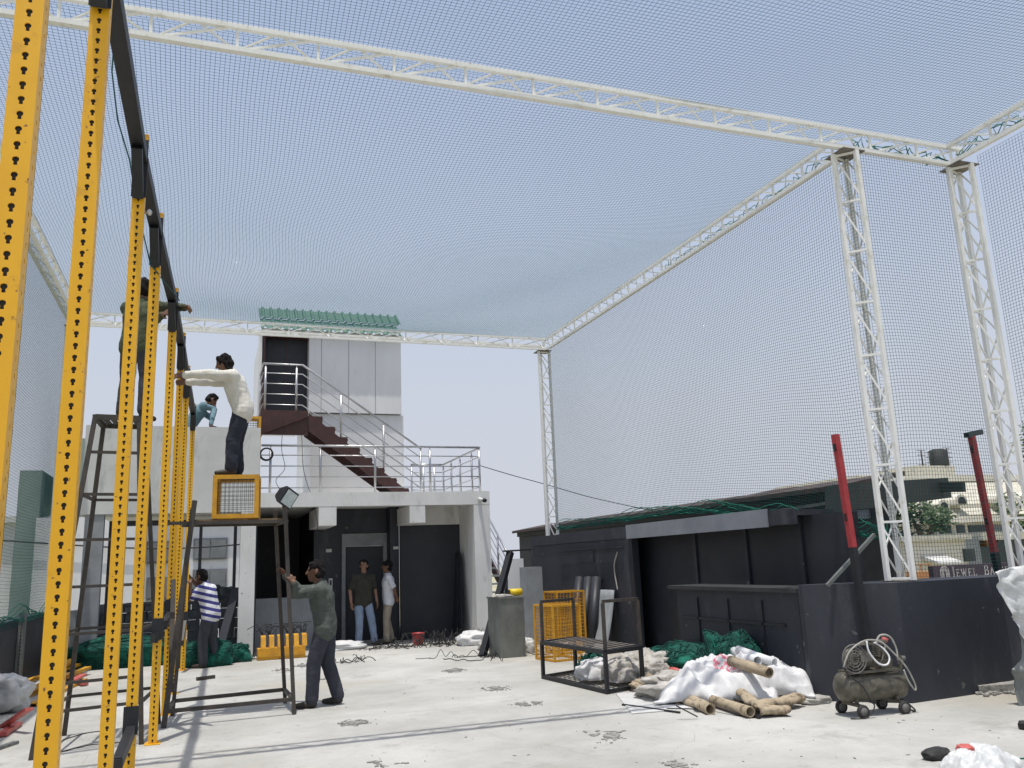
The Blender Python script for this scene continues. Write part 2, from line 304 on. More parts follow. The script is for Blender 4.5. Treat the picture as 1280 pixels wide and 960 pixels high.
def link(name, me, m, parent=None, loc=None):
    o = bpy.data.objects.new(name, me); COL.objects.link(o)
    if m is not None: me.materials.append(M[m] if isinstance(m, str) else m)
    o.parent = parent
    if loc is not None: o.location = loc
    return o
def tag(o, label, cat, group=None, kind=None):
    if label: o['label'] = label
    if cat: o['category'] = cat
    if group: o['group'] = group
    if kind: o['kind'] = kind
    return o
def thing(name, label, cat, loc=(0, 0, 0), group=None):
    o = bpy.data.objects.new(name, None); COL.objects.link(o); o.location = Vector(loc); o.empty_display_size = 0.1
    return tag(o, label, cat, group)
def single(name, mb, m, label, cat, group=None, kind=None):
    """a thing that is one mesh, its origin at its own base"""
    c = np.array(mb.v); base = Vector(((c[:, 0].min()+c[:, 0].max())/2, (c[:, 1].min()+c[:, 1].max())/2, c[:, 2].min()))
    mb.v = [(v[0]-base.x, v[1]-base.y, v[2]-base.z) for v in mb.v]
    o = mb.build(name, m); o.location = base
    return tag(o, label, cat, group, kind)
def structure(name, mb, m):
    o = mb.build(name, m); o['kind'] = 'structure'; return o
# ================================================================== THE SETTING
mb = MB(); mb.box(-2.75, 13.0, -7, 23.5, -0.35, 0.0); structure('terrace_floor', mb, 'floor')
mb = MB(); N = 40
vs = []; R_ = 1500
mb.add([(-R_, -R_, -10), (R_, -R_, -10), (R_, R_, -10), (-R_, R_, -10)], [(0, 1, 2, 3)]); structure('ground', mb, 'sand')
mb = MB(); mb.box(-2.7, 12.95, -6.95, 23.4, -9.99, -0.352)
single('lower_storeys', mb, 'white_wall', 'plain white lower storeys of the block that carry the terrace', 'building')

# chipped patches of bare concrete on the floor
def patch(px, py, rx, ry, seed):
    c = atz(px, py); rnd = random.Random(seed); m = MB()
    for k in range(230):
        a = rnd.uniform(0, 2*PI); q = abs(rnd.gauss(0, .6))
        x, y = c.x+rx*q*math.cos(a), c.y+ry*q*math.sin(a)
        if noise.noise(Vector((x*7, y*4, seed*3.3))) < -.05: continue
        s = rnd.uniform(0.005, 0.024)*(1.2-q*0.6)
        n = 5; ph = rnd.uniform(0, 6)
        poly = [(x+s*rnd.uniform(0.6, 1.3)*1.9*math.cos(ph+2*PI*i/n), y+s*rnd.uniform(0.6, 1.3)*math.sin(ph+2*PI*i/n)) for i in range(n)]
        m.prism(poly, 0.0005, rnd.uniform(0.003, 0.012))
    return m
PT = [(443, 904, .15, .16), (762, 920, .19, .22), (492, 952, .20, .14), (658, 880, .14, .17), (618, 861, .14, .2), (566, 838, .16, .25), (380, 832, .2, .3), (355, 838, .16, .28), (850, 955, .14, .1), (400, 851, .14, .2)]
for i, a in enumerate(PT):
    o = patch(*a, i+3).build('concrete_chips', 'rubble'); tag(o, 'rough patch of broken concrete chips on the terrace floor', 'rubble', 'patches of chips on the floor', 'stuff')

# ================================================================== TRUSS FRAME
XL, XR, XF = -2.42, 7.08, 8.62        # inner chord lines: left, right, far right
YF, YB, ZT, TS = 7.26, 17.0, 6.24, 0.235
def truss(parent, p, q, up, side, bay=0.62, name='truss_beam', s=TS, flip=False):
    """three-chord lattice: the face with rungs and single diagonals looks inwards, the third chord runs behind it"""
    p, q, up, side = Vector(p), Vector(q), Vector(up), Vector(side)
    L = (q-p).length; t = (q-p)/L; n = max(2, round(L/bay)); c = 0.048
    body = MB(); K = [Vector((0, 0, 0)), up*s, up*(s*.5)+side*(s*.86)]
    for i in range(n+1):
        a = p+t*(L*min(max(i/n, 0.004), 0.996)); body.bar(a+K[0]+side*.004, a+K[1]+side*.004, 0.024, 0.024)
        body.bar(a+K[0], a+K[2], 0.02, 0.02)
        if i < n:
            b = p+t*(L*(i+1)/n); m_ = p+t*(L*(i+.5)/n)
            u, v = (1, 0) if flip else (0, 1)
            body.bar(a+K[u]+t*.02+side*.006, b+K[v]-t*.02+side*.006, 0.02, 0.02)
            for k in (0, 1): body.bar(a+K[2], m_+K[k], 0.015, 0.015); body.bar(m_+K[k], b+K[2], 0.015, 0.015)
    o = body.build(name, 'white_truss', parent)
    for k in range(3): m = MB(); m.bar(p+K[k], q+K[k], c, c); m.build('chord', 'white_truss', o)
    return o
frame = thing('truss_frame', 'white lattice steel truss frame spanning over the terrace to carry the nets', 'truss frame', (XR, YF, 0))
X, Y, Z = Vector((1, 0, 0)), Vector((0, 1, 0)), Vector((0, 0, 1))
truss(frame, (XL-0.4, YF, ZT), (XF+TS, YF, ZT), Z, Y, 0.75)                 # front
truss(frame, (XL-0.2, YB, ZT), (XR, YB, ZT), Z, Y, 0.78)                        # back
truss(frame, (XR, YF+TS+.02, ZT), (XR, YB+TS, ZT), Z, X, 0.62)                # right
truss(frame, (XL, YF+TS+.02, ZT), (XL, YB+TS, ZT), Z, -X, 0.62)          # left
truss(frame, (XF, 0.6, ZT), (XF, YF-.02, ZT), Z, X, 0.62)                    # far right, towards the camera
CA, CS = Vector((.72, -.694, 0)), Vector((.694, .72, 0))
def column(x, y, z0, z1=ZT, s=0.25, A=CA, S=CS):
    o = truss(frame, (x, y, z0), (x, y, z1-.045), A, S, 0.62, 'truss_column', s, True)
    c = Vector((x, y, 0))+A*(s/2)+S*(s*.35)
    m = MB(); m.box(c.x-.16, c.x+.16, c.y-.16, c.y+.16, z1-.044, z1-.032); m.build('cap_plate', 'plate', o)
    m = MB(); m.box(c.x-.15, c.x+.15, c.y-.15, c.y+.15, z0-.01, z0); m.build('base_plate', 'plate', o)
WZ = 1.19
column(6.93, 7.38, WZ+.012); column(8.62, 7.27, WZ+.012); column(XR-.18, YB+.02, 0.02, A=X, S=Y); column(XL-.2, YB, 0.02, A=X, S=Y); column(XL-.2, YF+.1, 0.02, A=X, S=Y)
# green twine laced along the beams
m = MB(); rnd = random.Random(4)
def lace(p, q, n, m, r=0.005, amp=0.10):
    p, q = Vector(p), Vector(q); ph = rnd.uniform(0, 6)
    m.tube([p.lerp(q, i/n)+Vector((0.04*math.sin(i*1.9+ph), 0.05*math.sin(i*2.3+ph), amp*math.sin(i*1.3+ph)*rnd.uniform(.3, 1))) for i in range(n+1)], r, 5)
for k in range(3):
    lace((XR+.2, YF+.15, ZT+.16), (XF+.1, YF+.15, ZT+.15), 26, m, 0.006); lace((XF+.15, YF, ZT+.15), (XF+.15, 3.6, ZT+.15), 40, m, 0.006)
    lace((XR+.15, YF+.3, ZT+.15), (XR+.15, 12, ZT+.15), 40, m, 0.005, .07)
single('lacing_rope', m, 'netgreen', 'green rope laced in loops through the white truss beams at the right corners', 'rope')

# ================================================================== NETS
def wav(u, v, seed, k=1.0):
    r = np.random.RandomState(seed); o = np.zeros_like(u)
    for i in range(7):
        a, b, ph = r.uniform(-1, 1)*1.3*k, r.uniform(-1, 1)*1.3*k, r.uniform(0, 6.3)
        o += np.sin(a*u+b*v+ph)/(1+abs(a)+abs(b))
    return o/4
def netting(name, label, org, U, V, lu, lv, fn, sp=0.046, r=0.0019, m='net', seg=0.22, group=None, vlo=None):
    """woven twine: lines along U and along V, each a three-sided cord; fn(u,v) returns sag along the normal and in-plane drift"""
    org, U, V = [np.array(a, float) for a in (org, U, V)]; Nn = np.cross(U, V)
    allv = []; allf = []; off = 0
    for d in (0, 1):
        la, lb = (lu, lv) if d == 0 else (lv, lu)          # lines run along a; spaced along b
        nb = int(lb/sp)+1; na = max(2, int(la/seg))+1
        b, a = np.meshgrid(np.linspace(0, lb, nb), np.linspace(0, la, na), indexing='ij')
        u, v = (a, b) if d == 0 else (b, a)
        if vlo is not None:
            lo = vlo(u); vv = lo + (lv-lo)*(v/lv)          # ragged lower hem
        else: vv = v
        sg, du, dv = fn(u, v)
        P = org + (u+du)[..., None]*U + (vv+dv)[..., None]*V + sg[..., None]*Nn
        T = np.gradient(P, axis=1); T /= np.linalg.norm(T, axis=2)[..., None]
        B = np.cross(T, Nn); B /= np.linalg.norm(B, axis=2)[..., None]; N2 = np.cross(B, T)
        ring = np.stack([P+N2*r, P+(-.5*N2+.866*B)*r, P+(-.5*N2-.866*B)*r], axis=2)
        allv.append(ring.reshape(-1, 3))
        i, j, k = np.meshgrid(np.arange(nb), np.arange(na-1), np.arange(3), indexing='ij')
        base = off+(i*na+j)*3; k2 = (k+1) % 3
        allf.append(np.stack([base+k, base+k2, base+3+k2, base+3+k], axis=-1).reshape(-1, 4)); off += nb*na*3
    Vv = np.concatenate(allv); Ff = np.concatenate(allf); base = np.array([org[0], org[1], org[2]]); Vv = Vv-base
    me = bpy.data.meshes.new(name); me.vertices.add(len(Vv)); me.vertices.foreach_set('co', Vv.astype(np.float32).ravel())
    me.loops.add(Ff.size); me.loops.foreach_set('vertex_index', Ff.astype(np.int32).ravel())
    me.polygons.add(len(Ff)); me.polygons.foreach_set('loop_start', np.arange(0, Ff.size, 4, dtype=np.int32))
    me.update(calc_edges=True); me.validate()
    o = link(name, me, m); o.location = Vector(base)
    return tag(o, label, 'netting', group)
def roof_fn(lu, lv, seed, sag, k=1.0):
    def f(u, v):
        e = np.clip(np.sin(PI*u/lu), 0, 1)*np.clip(np.sin(PI*v/lv), 0, 1)
        w1 = wav(u, v, seed, k)
        return -sag*e+0.16*w1*np.sqrt(e), 0.30*wav(u, v, seed+1, 1.5)*np.sqrt(e), 0.30*wav(u, v, seed+2, 1.5)*np.sqrt(e)
    return f
G_ = 'dark knotted nets hung on the truss frame'
lu, lv = XR-XL+.2, YB-YF
netting('safety_net', 'wide overhead net between the front and back truss beams', (XL-.1, YF+.15, ZT+TS+.02), X, Y, lu, lv, roof_fn(lu, lv, 11, 0.38), m='netroof_lit', group=G_)
lu, lv = XF-XL+.4, YF-1.0
netting('safety_net', 'overhead net in front of the long front truss beam, nearest the camera', (XL-.2, 1.0, ZT+TS+.02), X, Y, lu, lv+.12, roof_fn(lu, lv, 21, 0.12), m='netroof_lit', group=G_)
def wall_fn(lu, lv, seed, k=1.2):
    def f(u, v):
        e = np.clip(np.sin(PI*np.clip(u/lu, 0, 1)), 0, 1)**.5*np.clip((lv-v)/lv*2.5, 0, 1)
        return 0.16*wav(u, v, seed, k)*e, 0.20*wav(u, v, seed+1, 1.8)*e, 0.20*wav(u, v, seed+2, 1.8)*e
    return f
# right wall: from the hem to the beam
lu, lv = YB-YF-.1, ZT-1.59
def hem(u):  # u measured from the front column
    y = YF+.1+u
    return np.interp(y, [7.3, 8.0, 9.0, 10.5, 12, 14, 17], [0.02, .10, .34, .55, .62, .60, .60])+0.0*u
netting('safety_net', 'hanging side net along the right, sagging to a green hem above the black kiosk', (XR+.03, YF+.1, 1.6), Y, Z, lu, lv, wall_fn(lu, lv, 31), sp=0.042, vlo=hem, r=.0021, group=G_)
lu, lv = XF-XR-.04, ZT-1.23
netting('safety_net', 'narrow hanging net panel between the two right truss columns', (XR+.04, YF+.06, 1.24), X, Z, lu, lv, wall_fn(lu, lv, 41), sp=0.040, r=.0021, group=G_)
lu, lv = 5.3, ZT-1.23
netting('safety_net', 'hanging net to the right of the outermost right column', (XF+.19, 1.7, 1.24), Y, Z, lu, lv, wall_fn(lu, lv, 51), sp=0.040, r=.0021, group=G_)
lu, lv = 13.4, ZT-.99
netting('safety_net', 'hanging side net along the left edge of the terrace', (XL-.03, 3.5, 1.0), Y, Z, lu, lv, wall_fn(lu, lv, 61), sp=0.042, group=G_)
# hems: bundled green ropes with loose slack meshes
def hemline(pts, label, n=9, spread=0.16, seed=1):
    rnd = random.Random(seed); m = MB()
    for k in range(n):
        out = []
        dz = spread*k/n
        for i in range(len(pts)-1):
            p, q = Vector(pts[i]), Vector(pts[i+1])
            for j in range(10):
                c = p.lerp(q, j/10); s_ = (i*10+j)
                out.append(c+Vector((rnd.uniform(-.012, .012), 0, dz*(.6+.4*math.sin(s_*.33+k*.8))+rnd.uniform(-.012, .012))))
        out.append(Vector(pts[-1])+Vector((0, 0, dz)))
        m.tube(out, 0.006 if k else 0.009, 5)
    return single('net_hem', m, 'netgreen', label, 'rope', 'green hem ropes of the nets')
hemline([(XR+.01, y, 1.6+float(hem(np.array(y-YF-.1)))) for y in (16.9, 15, 13.5, 12, 11, 10, 9.2, 8.4, 7.8, 7.45)], 'long green hem rope sagging along the right net above the black kiosk', 10, .22, 3)
hemline([(XL-.03, y, 1.0+.03*math.sin(y*2)) for y in np.linspace(3.6, 16.8, 12)], 'green hem rope along the foot of the left net', 7, .28, 5)
# slack dark cord hanging from the roof net on the left
m = MB(); pts = [aty(*p, 6.6) for p in ((140, 90), (147, 150), (162, 200), (172, 260), (188, 330), (205, 385))]; pts[-1] = Vector((-.36, 9.0, 4.35))
m.tube([pts[0]+Vector((0, 0, 1.2))]+pts, .006, 5); single('slack_cord', m, 'net', 'thin dark cord hanging slack behind the yellow posts', 'rope')

# ================================================================== TRAINING RIG (perforated yellow uprights, black cross beams)
def perforated(mbx, base, axis, wdir, L, w, pitch=0.05, r=0.0098, key=True, wall=0.005, faces=(0, 1, 2, 3)):
    """square tube whose four faces are pierced by keyhole slots"""
    base, axis, wdir = Vector(base), Vector(axis), Vector(wdir); ddir = axis.cross(wdir)
    n = int(round(L/pitch)); pitch = L/n; h = w/2
    for f in faces:
        wd = (wdir, ddir, -wdir, -ddir)[f]; nd = (ddir, -wdir, -ddir, wdir)[f] * -1
        nd = axis.cross(wd) * -1
        kh = key if f in (0, 2) else False
        rr = r if f in (0, 2) else r*0.62
        ca = math.atan2(pitch/2, h); angs = sorted([ca, PI-ca, PI+ca, 2*PI-ca]+[0, PI/2, PI, 3*PI/2]+[PI*1.5-.55, PI*1.5+.55, PI*1.5-.30, PI*1.5+.30]+[PI/4+.1, 3*PI/4-.1])
        K = len(angs)
        inner = []; outer = []
        for a in angs:
            c_, s_ = math.cos(a), math.sin(a)
            if kh:
                if abs(a-PI*1.5) <= .31: q = rr*1.95
                elif abs(a-PI*1.5) <= .56: q = rr*0.95
                else: q = rr
                oy = 0.004
            else: q = rr*(1.0 if abs(s_) < .8 else 1.5); oy = 0
            inner.append((q*c_, q*s_+oy))
            k = min(h/abs(c_) if abs(c_) > 1e-6 else 9, (pitch/2)/abs(s_) if abs(s_) > 1e-6 else 9)
            outer.append((k*c_, k*s_))
        vs = []; fs = []
        for i in range(n):
            c0 = base+axis*((i+.5)*pitch)+nd*h; o = len(vs)
            vs += [c0+wd*x+axis*y for x, y in outer]+[c0+wd*x+axis*y for x, y in inner]+[c0+wd*x+axis*y-nd*wall for x, y in inner]
            for j in range(K):
                j2 = (j+1) % K
                fs.append((o+j, o+K+j, o+K+j2, o+j2)); fs.append((o+K+j, o+2*K+j, o+2*K+j2, o+K+j2))
        mbx.add(vs, fs)
    return mbx
RIG = [(-.58, 2.7), (-.535, 3.75), (-.517, 5.8), (-.482, 7.15), (-.42, 9.13), (-.385, 10.9), (-.36, 12.7), (-.31, 15.65)]
PH, PW = 4.50, 0.078
rig = thing('training_rig', 'long row of tall yellow perforated posts joined by black cross beams', 'exercise rig', (RIG[0][0], RIG[0][1], 0))
post = None; col_me = None
for i, (x, y) in enumerate(RIG):
    if post is None:
        m = MB(); perforated(m, (0, 0, 0), Z, X, PH, PW, faces=(0, 1, 3)); m.box(-PW/2, PW/2, PW/2-.004, PW/2, 0, PH); m.box(-PW/2-.004, PW/2+.004, -PW/2-.004, PW/2+.004, PH, PH+.006)
        # added black core stands in for the shade inside the bore
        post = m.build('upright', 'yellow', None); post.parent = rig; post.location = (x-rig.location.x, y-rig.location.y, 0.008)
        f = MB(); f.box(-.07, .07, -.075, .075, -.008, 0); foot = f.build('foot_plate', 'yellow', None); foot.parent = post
        b = MB(); b.box(-PW/2+.008, PW/2-.008, -PW/2+.008, PW/2-.006, .01, PH-.01); core_ = b.build('bore_shade_core', 'rubber', None); core_.parent = post
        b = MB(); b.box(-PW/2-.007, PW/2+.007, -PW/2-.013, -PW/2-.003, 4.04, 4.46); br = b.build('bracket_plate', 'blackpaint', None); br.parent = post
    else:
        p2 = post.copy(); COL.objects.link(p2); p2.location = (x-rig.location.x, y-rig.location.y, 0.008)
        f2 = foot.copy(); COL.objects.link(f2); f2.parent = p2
        i2 = core_.copy(); COL.objects.link(i2); i2.parent = p2
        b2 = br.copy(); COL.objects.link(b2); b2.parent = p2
for (x0, y0), (x1, y1) in zip(RIG[:-1], RIG[1:]):
    m = MB(); a = Vector((x0, y0+PW/2+.004, 4.34)); b = Vector((x1, y1-PW/2-.014, 4.34))
    ax = (b-a).normalized(); wd = ax.cross(Z).normalized()
    m.bar(a, b, .084, .084)
    m.bar(b+Vector((0, 0, -.06))-ax*.25, b+Vector((0, 0, -.30))-ax*.004, .066, .05)   # gusset down to the bracket plate
    m.build('crossbeam', 'blackpaint', rig)
# the far half of the row is doubled by a second line of posts set close behind
def spotter(x, y, z, length, tilt):
    m = MB(); m.box(x-.052, x+.052, y-PW/2-.016, y-PW/2-.004, z-.10, z+.10)
    p = Vector((x+.005, y-PW/2-.016, z-.07)); q = p+Vector((-.03, -length, -tilt)); m.bar(p, q, .06, .075); o = m.build('spotter_arm', 'blackpaint', rig)
    k = MB(); k.box(q.x-.034, q.x+.034, q.y-.02, q.y-.001, q.z-.055, q.z+.03); k.build('end_pad', 'rubber', o)
spotter(-.482, 7.15, .52, .62, .10); spotter(-.42, 9.13, 1.05, .02, 0); spotter(-.385, 10.9, 1.18, .55, .08); spotter(-.31, 15.65, .85, .35, .3)
m = MB(); m.lathe((-.475, 5.78, 3.95), (1, -.2, .1), [(0, .008), (.02, .008), (.02, .02), (.035, .022), (.045, .012), (.05, .0)], 12); m.build('bolt', 'stainless', rig)
# ================================================================== TERRACE BUILDING
bld = thing('terrace_building', 'white two storey stair block with dark recessed ground floor and railed balcony', 'building', (2.4, 17.3, 0))
YF2 = 17.2
m = MB()
m.box(.93, 5.68, YF2, YF2+.28, 2.79, 3.07)                                   # edge beam
m.box(2.08, 2.43, YF2+.004, 18.9, 2.41, 2.788); m.box(3.93, 4.26, YF2+.004, 18.45, 2.43, 2.788)   # drop beams
m.build('edge_beam', 'white_wall', bld)
m = MB(); m.box(-2.2, 5.676, YF2+.283, 22.6, 2.86, 3.066); m.build('floor_slab', 'white_wall', bld)
m = MB(); m.box(-2.2, .926, YF2-.02, YF2+.2, 2.70, 4.36); m.box(-2.2, -2.0, YF2+.203, 22.5, 2.87, 4.355); pw = m.build('parapet', 'parapet', bld)
m = MB(); m.box(-2.2, .60, YF2+.203, 17.9, 2.69, 2.857); m.build('soffit_beam', 'parapet', bld)
m = MB(); m.box(.60, .88, YF2-.1, YF2+.2-.003, 0, 2.697); m.build('pillar', 'white_wall', bld)
m = MB(); m.box(-2.12, -1.80, YF2-.0, YF2+.2-.003, 0, 2.697); m.build('pillar', 'greywall', bld)
m = MB(); m.box(5.32, 5.676, YF2+.003, 17.7, 0, 2.787); m.box(5.36, 5.672, 17.703, 22.4, 0, 2.857); m.build('end_wall', 'white_wall', bld)
m = MB(); m.box(4.262, 5.357, 18.45, 18.6, 2.44, 2.857); m.build('inner_beam', 'white_wall', bld)
m = MB(); m.box(4.0, 5.357, 18.47, 18.58, 0, 2.437); m.build('bay_panel', 'charcoal2', bld)
m = MB(); m.box(2.2, 2.80, 19.0, 19.2, 0, 2.857); m.box(3.80, 4.0, 18.6, 19.2, 0, 2.857); m.box(2.80, 3.80, 19.0, 19.2, 2.31, 2.857); m.build('lift_wall', 'charcoal', bld)
m = MB(); m.box(2.80, 2.88, 18.95, 19.1, 0, 2.305); m.box(3.72, 3.797, 18.95, 19.1, 0, 2.305); m.box(2.883, 3.717, 18.95, 19.1, 2.03, 2.305)
lf = m.build('lift_door', 'greywall', bld)
m = MB(); m.box(2.883, 3.28, 19.04, 19.07, .01, 2.027); m.box(3.284, 3.717, 19.055, 19.085, .01, 2.027); m.build('door_leaf', 'charcoal2', lf)
m = MB(); m.box(2.46, 2.58, 18.985, 18.998, 1.92, 1.99); m.build('notice_plate', 'offwhite', bld)
m = MB(); m.box(3.87, 3.98, 18.58, 18.598, 1.93, 1.99); m.build('notice_plate', 'offwhite', bld)
m = MB(); m.box(2.52, 2.60, 18.96, 18.998, 1.12, 1.36); o = m.build('switch_box', 'offwhite', bld)
m = MB(); m.box(2.54, 2.58, 18.952, 18.958, 1.22, 1.32); m.build('switch_face', 'charcoal2', o)
m = MB(); m.box(.934, 2.198, 18.2, 18.4, 0, 1.02); m.build('dwarf_wall', 'greywall', bld)
m = MB(); m.box(.93, 2.3, 22.2, 22.4, 0, 2.857); m.box(2.2, 2.3, 19.2, 22.2, 0, 2.857); m.box(.885, .93, YF2+.3, 22.2, 0, 2.857); m.build('back_wall', 'charcoal2', bld)
# dark framed opening at the left bay
m = MB()
for x in (-1.72, -.12, .52): m.box(x-.03, x+.03, 17.62, 17.70, 0.0, 2.50)
m.box(-1.75, .55, 17.61, 17.71, 2.502, 2.60); m.box(-1.70, .5, 17.63, 17.69, 1.0, 1.05)
m.build('window_frame', 'charcoal2', bld)
m = MB(); m.box(-2.3, -2.08, 17.42, 22, 0, 1.0); m.build('side_wall', 'greywall', bld)
# cctv
m = MB(); m.lathe((5.44, YF2+.0, 2.90), (.35, -1, -.25), [(0, .03), (.02, .045), (.04, .045), (.05, .035), (.17, .035), (.17, .0)], 14); cc = m.build('camera_dome', 'offwhite', bld)
m = MB(); m.lathe((5.50, YF2-.163, 2.862), (.35, -1, -.25), [(0, .045), (.05, .04), (.055, .0)], 14); m.build('camera_lens', 'rubber', cc)
# cabin on the roof
CY = 19.3
cb = MB(); cb.box(2.08, 4.24, CY, 22.4, 5.09, 6.92); cab = cb.build('cabin', 'cabinpanel', bld)
m = MB()
for x in (2.36, 2.99, 3.62): m.box(x-.004, x+.004, CY-.004, CY-.001, 5.10, 6.9)
m.box(2.09, 4.23, CY-.005, CY-.001, 5.075, 5.088); m.build('panel_joint', 'seam', cab)
m = MB(); m.box(2.13, 4.30, CY+.06, 22.4, 3.07, 5.07); m.build('cabin_base', 'cabinpanel', cab)
m = MB(); m.box(1.10, 2.076, CY+.35, CY+.4, 5.02, 6.9); dr = m.build('cabin_door', 'charcoal2', cab)
m = MB(); m.box(1.03, 1.10, CY-.0, CY+.4, 4.9, 6.92); m.box(1.101, 2.075, CY, CY+.34, 6.86, 6.92); m.box(1.58, 1.60, CY+.335, CY+.349, 5.02, 6.86); m.build('door_frame', 'brown', dr)
m = MB(); m.box(.96, 1.026, CY-.02, CY+.35, 4.40, 6.95); m.build('corner_post', 'white_wall', cab)
m = MB(); m.box(1.0, 1.09, CY+.401, 22.4, 5.0, 6.92); m.box(1.1, 2.07, 22.3, 22.4, 5, 6.9); m.build('cabin_wall', 'cabinpanel', cab)
m = MB(); m.box(1.0, 4.28, CY-.12, CY+.3, 6.93, 6.99); m.build('eaves_beam', 'white_wall', cab)
def corrugated(x0, x1, y0, z0, y1, z1, pitch=.19, h=.045):
    mm = MB(); n = int((x1-x0)/pitch); xs = []
    for i in range(n+1):
        a = x0+i*pitch
        for dx, dz in ((0, 0), (.055, 0), (.075, 1), (.115, 1), (.135, 0)):
            if a+dx <= x1: xs.append((a+dx, dz*h))
    vs = [(x, y0, z0+d) for x, d in xs]+[(x, y1, z1+d) for x, d in xs]+[(x, y0, z0+d-.012) for x, d in xs]+[(x, y1, z1+d-.012) for x, d in xs]
    k = len(xs); fs = []
    for i in range(k-1):
        fs += [(i, i+1, k+i+1, k+i), (2*k+i+1, 2*k+i, 3*k+i, 3*k+i+1), (i, 2*k+i, 2*k+i+1, i+1), (k+i, k+i+1, 3*k+i+1, 3*k+i)]
    mm.add(vs, fs); return mm
corrugated(.98, 4.24, CY-.22, 6.97, CY+.38, 7.36).build('roof', 'roofgreen', cab)
corrugated(.96, 4.36, CY+.30, 7.37, CY+.80, 7.74).build('upper_roof', 'roofgreen', cab)
# landing and stair
m = MB(); m.box(.95, 1.92, 17.9, 17.96, 4.34, 4.86); m.box(.95, 1.92, 17.963, CY-.13, 4.80, 4.86); m.box(.95, 1.0, 17.963, CY-.13, 4.34, 4.797)
m.bar((.98, 17.885, 4.36), (1.92, 17.885, 4.74), .06, .03); ld = m.build('landing', 'brown', bld)
st = MB(); n = 8; x0, z0, x1, z1 = 1.93, 4.84, 4.05, 3.08
tr = []
for i in range(n):
    xa = x0+(x1-x0)*i/n; xb = x0+(x1-x0)*(i+1)/n; za = z0-(z0-z1)*i/n; zb = z0-(z0-z1)*(i+1)/n
    t_ = MB(); t_.box(xa, xb+.05, 17.97, 18.74, zb+.10-.04, zb+.10); t_.box(xa, xb+.03, 17.93, 17.967, zb-.07, zb+.13); tr.append(t_)
st.extrude([(x0, 17.90, z0-.02), (x1+.1, 17.90, z1-.01), (x1-.25, 17.90, z1-.01), (x0, 17.90, z0-.40)], (0, .028, 0))
st.extrude([(x0, 18.75, z0-.02), (x1+.1, 18.75, z1-.01), (x1-.25, 18.75, z1-.01), (x0, 18.75, z0-.40)], (0, .028, 0))
so_ = st.build('staircase', 'brown', bld)
for t_ in tr: t_.build('step', 'brown', so_)
def railing(path, h, rails, posts, name, r=.024, rr=.012, parent=bld):
    """path: floor points; posts as fractions along it"""
    P = [Vector(p) for p in path]; m = MB()
    m.tube([p+Z*h for p in P], r, 8)
    o = m.build(name, 'stainless', parent)
    for k in range(rails):
        m = MB(); m.tube([p+Z*(h*(k+.55)/(rails+.45)) for p in P], rr, 6); m.build('rail', 'stainless', o)
    seg = [(P[i+1]-P[i]).length for i in range(len(P)-1)]; T = sum(seg)
    for f in posts:
        d = f*T; i = 0
        while i < len(seg)-1 and d > seg[i]: d -= seg[i]; i += 1
        c = P[i].lerp(P[i+1], min(1, d/seg[i])); m = MB(); m.tube([c, c+Z*(h-.07)], .024, 8); m.tube([c+Z*(h-.075), c+Z*(h-.01)], .010, 6); m.build('post', 'stainless', o)
    return o
railing([(.96, 17.45, 3.068), (5.56, 17.45, 3.068)], .98, 4, (.04, .255, .50, .757, .998), 'balcony_railing')
railing([(5.58, 17.5, 3.068), (5.58, 20.6, 3.068)], .98, 4, (.2, .5, .75, .99), 'balcony_railing')
railing([(4.75, 20.6, 3.068), (5.55, 20.6, 3.068)], .98, 4, (.02, .4, .75), 'balcony_railing')
railing([(.99, 19.1, 4.862), (.99, 17.95, 4.862), (1.80, 17.95, 4.862), (4.38, 17.95, 3.07)], 1.0, 4, (.03, .235, .36, .58, .80, .995), 'stair_railing')
# flight down to the ground on the right
es = MB(); RX = 6.46; rt_, rb_ = atx(607, 640, RX), atx(657, 745, RX); ya, za, yb, zb = rt_.y, rt_.z-.92, rb_.y, max(.12, rb_.z-.92); n = 10
for x in (5.70, RX-.02): es.extrude([(x, ya, za), (x, yb, zb), (x, yb+.1, zb-.11), (x, ya, za-.30)], (.04, 0, 0))
es.box(5.70, RX+.02, ya+.003, 22.0, za-.1, za)
eo = es.build('outer_staircase', 'brown', bld)
for i in range(n):
    y = ya+(yb-ya)*(i+.5)/n; z = za+(zb-za)*(i+.5)/n; m = MB(); m.box(5.745, RX-.025, y-.13, y+.13, z-.02, z+.02); m.build('step', 'greywall', eo)
railing([(RX, ya, za), (RX, yb, zb)], .92, 4, (.02, .33, .66, .99), 'outer_stair_railing')
m = MB(); m.box(-.6, .85, 17.75, 18.3, 3.069, 3.50); m.build('roof_plinth', 'concrete', bld)
# black pipe coil hung on the rail, tangle of thin wires
m = MB()
for k in range(3): m.ring((1.06, 17.40-.016*k, 3.86), (0.05, 1, .05), .125-.005*k, .014, 30, 8)
single('pipe_coil', m, 'rubber', 'black coiled pipe hung over the left end of the balcony railing', 'pipe coil')
def cable(pts, r, name, label, mt='rubber', group=None, cat='cable'):
    P = [Vector(p) for p in pts]; out = []
    for i in range(len(P)-1):
        p0, p1, p2, p3 = P[max(i-1, 0)], P[i], P[i+1], P[min(i+2, len(P)-1)]
        for j in range(8):
            t = j/8; out.append(0.5*((2*p1)+(-p0+p2)*t+(2*p0-5*p1+4*p2-p3)*t*t+(-p0+3*p1-3*p2+p3)*t**3))
    out.append(P[-1]); mm = MB(); mm.tube(out, r, 5); return single(name, mm, mt, label, cat, group)
cable([aty(*p, 17.36) for p in ((362, 455), (372, 510), (377, 545), (380, 590), (395, 640), (398, 690), (405, 720))], .006, 'hanging_cable', 'thin black cable hanging from the upper stair rail down to the switch box', 'rubber')
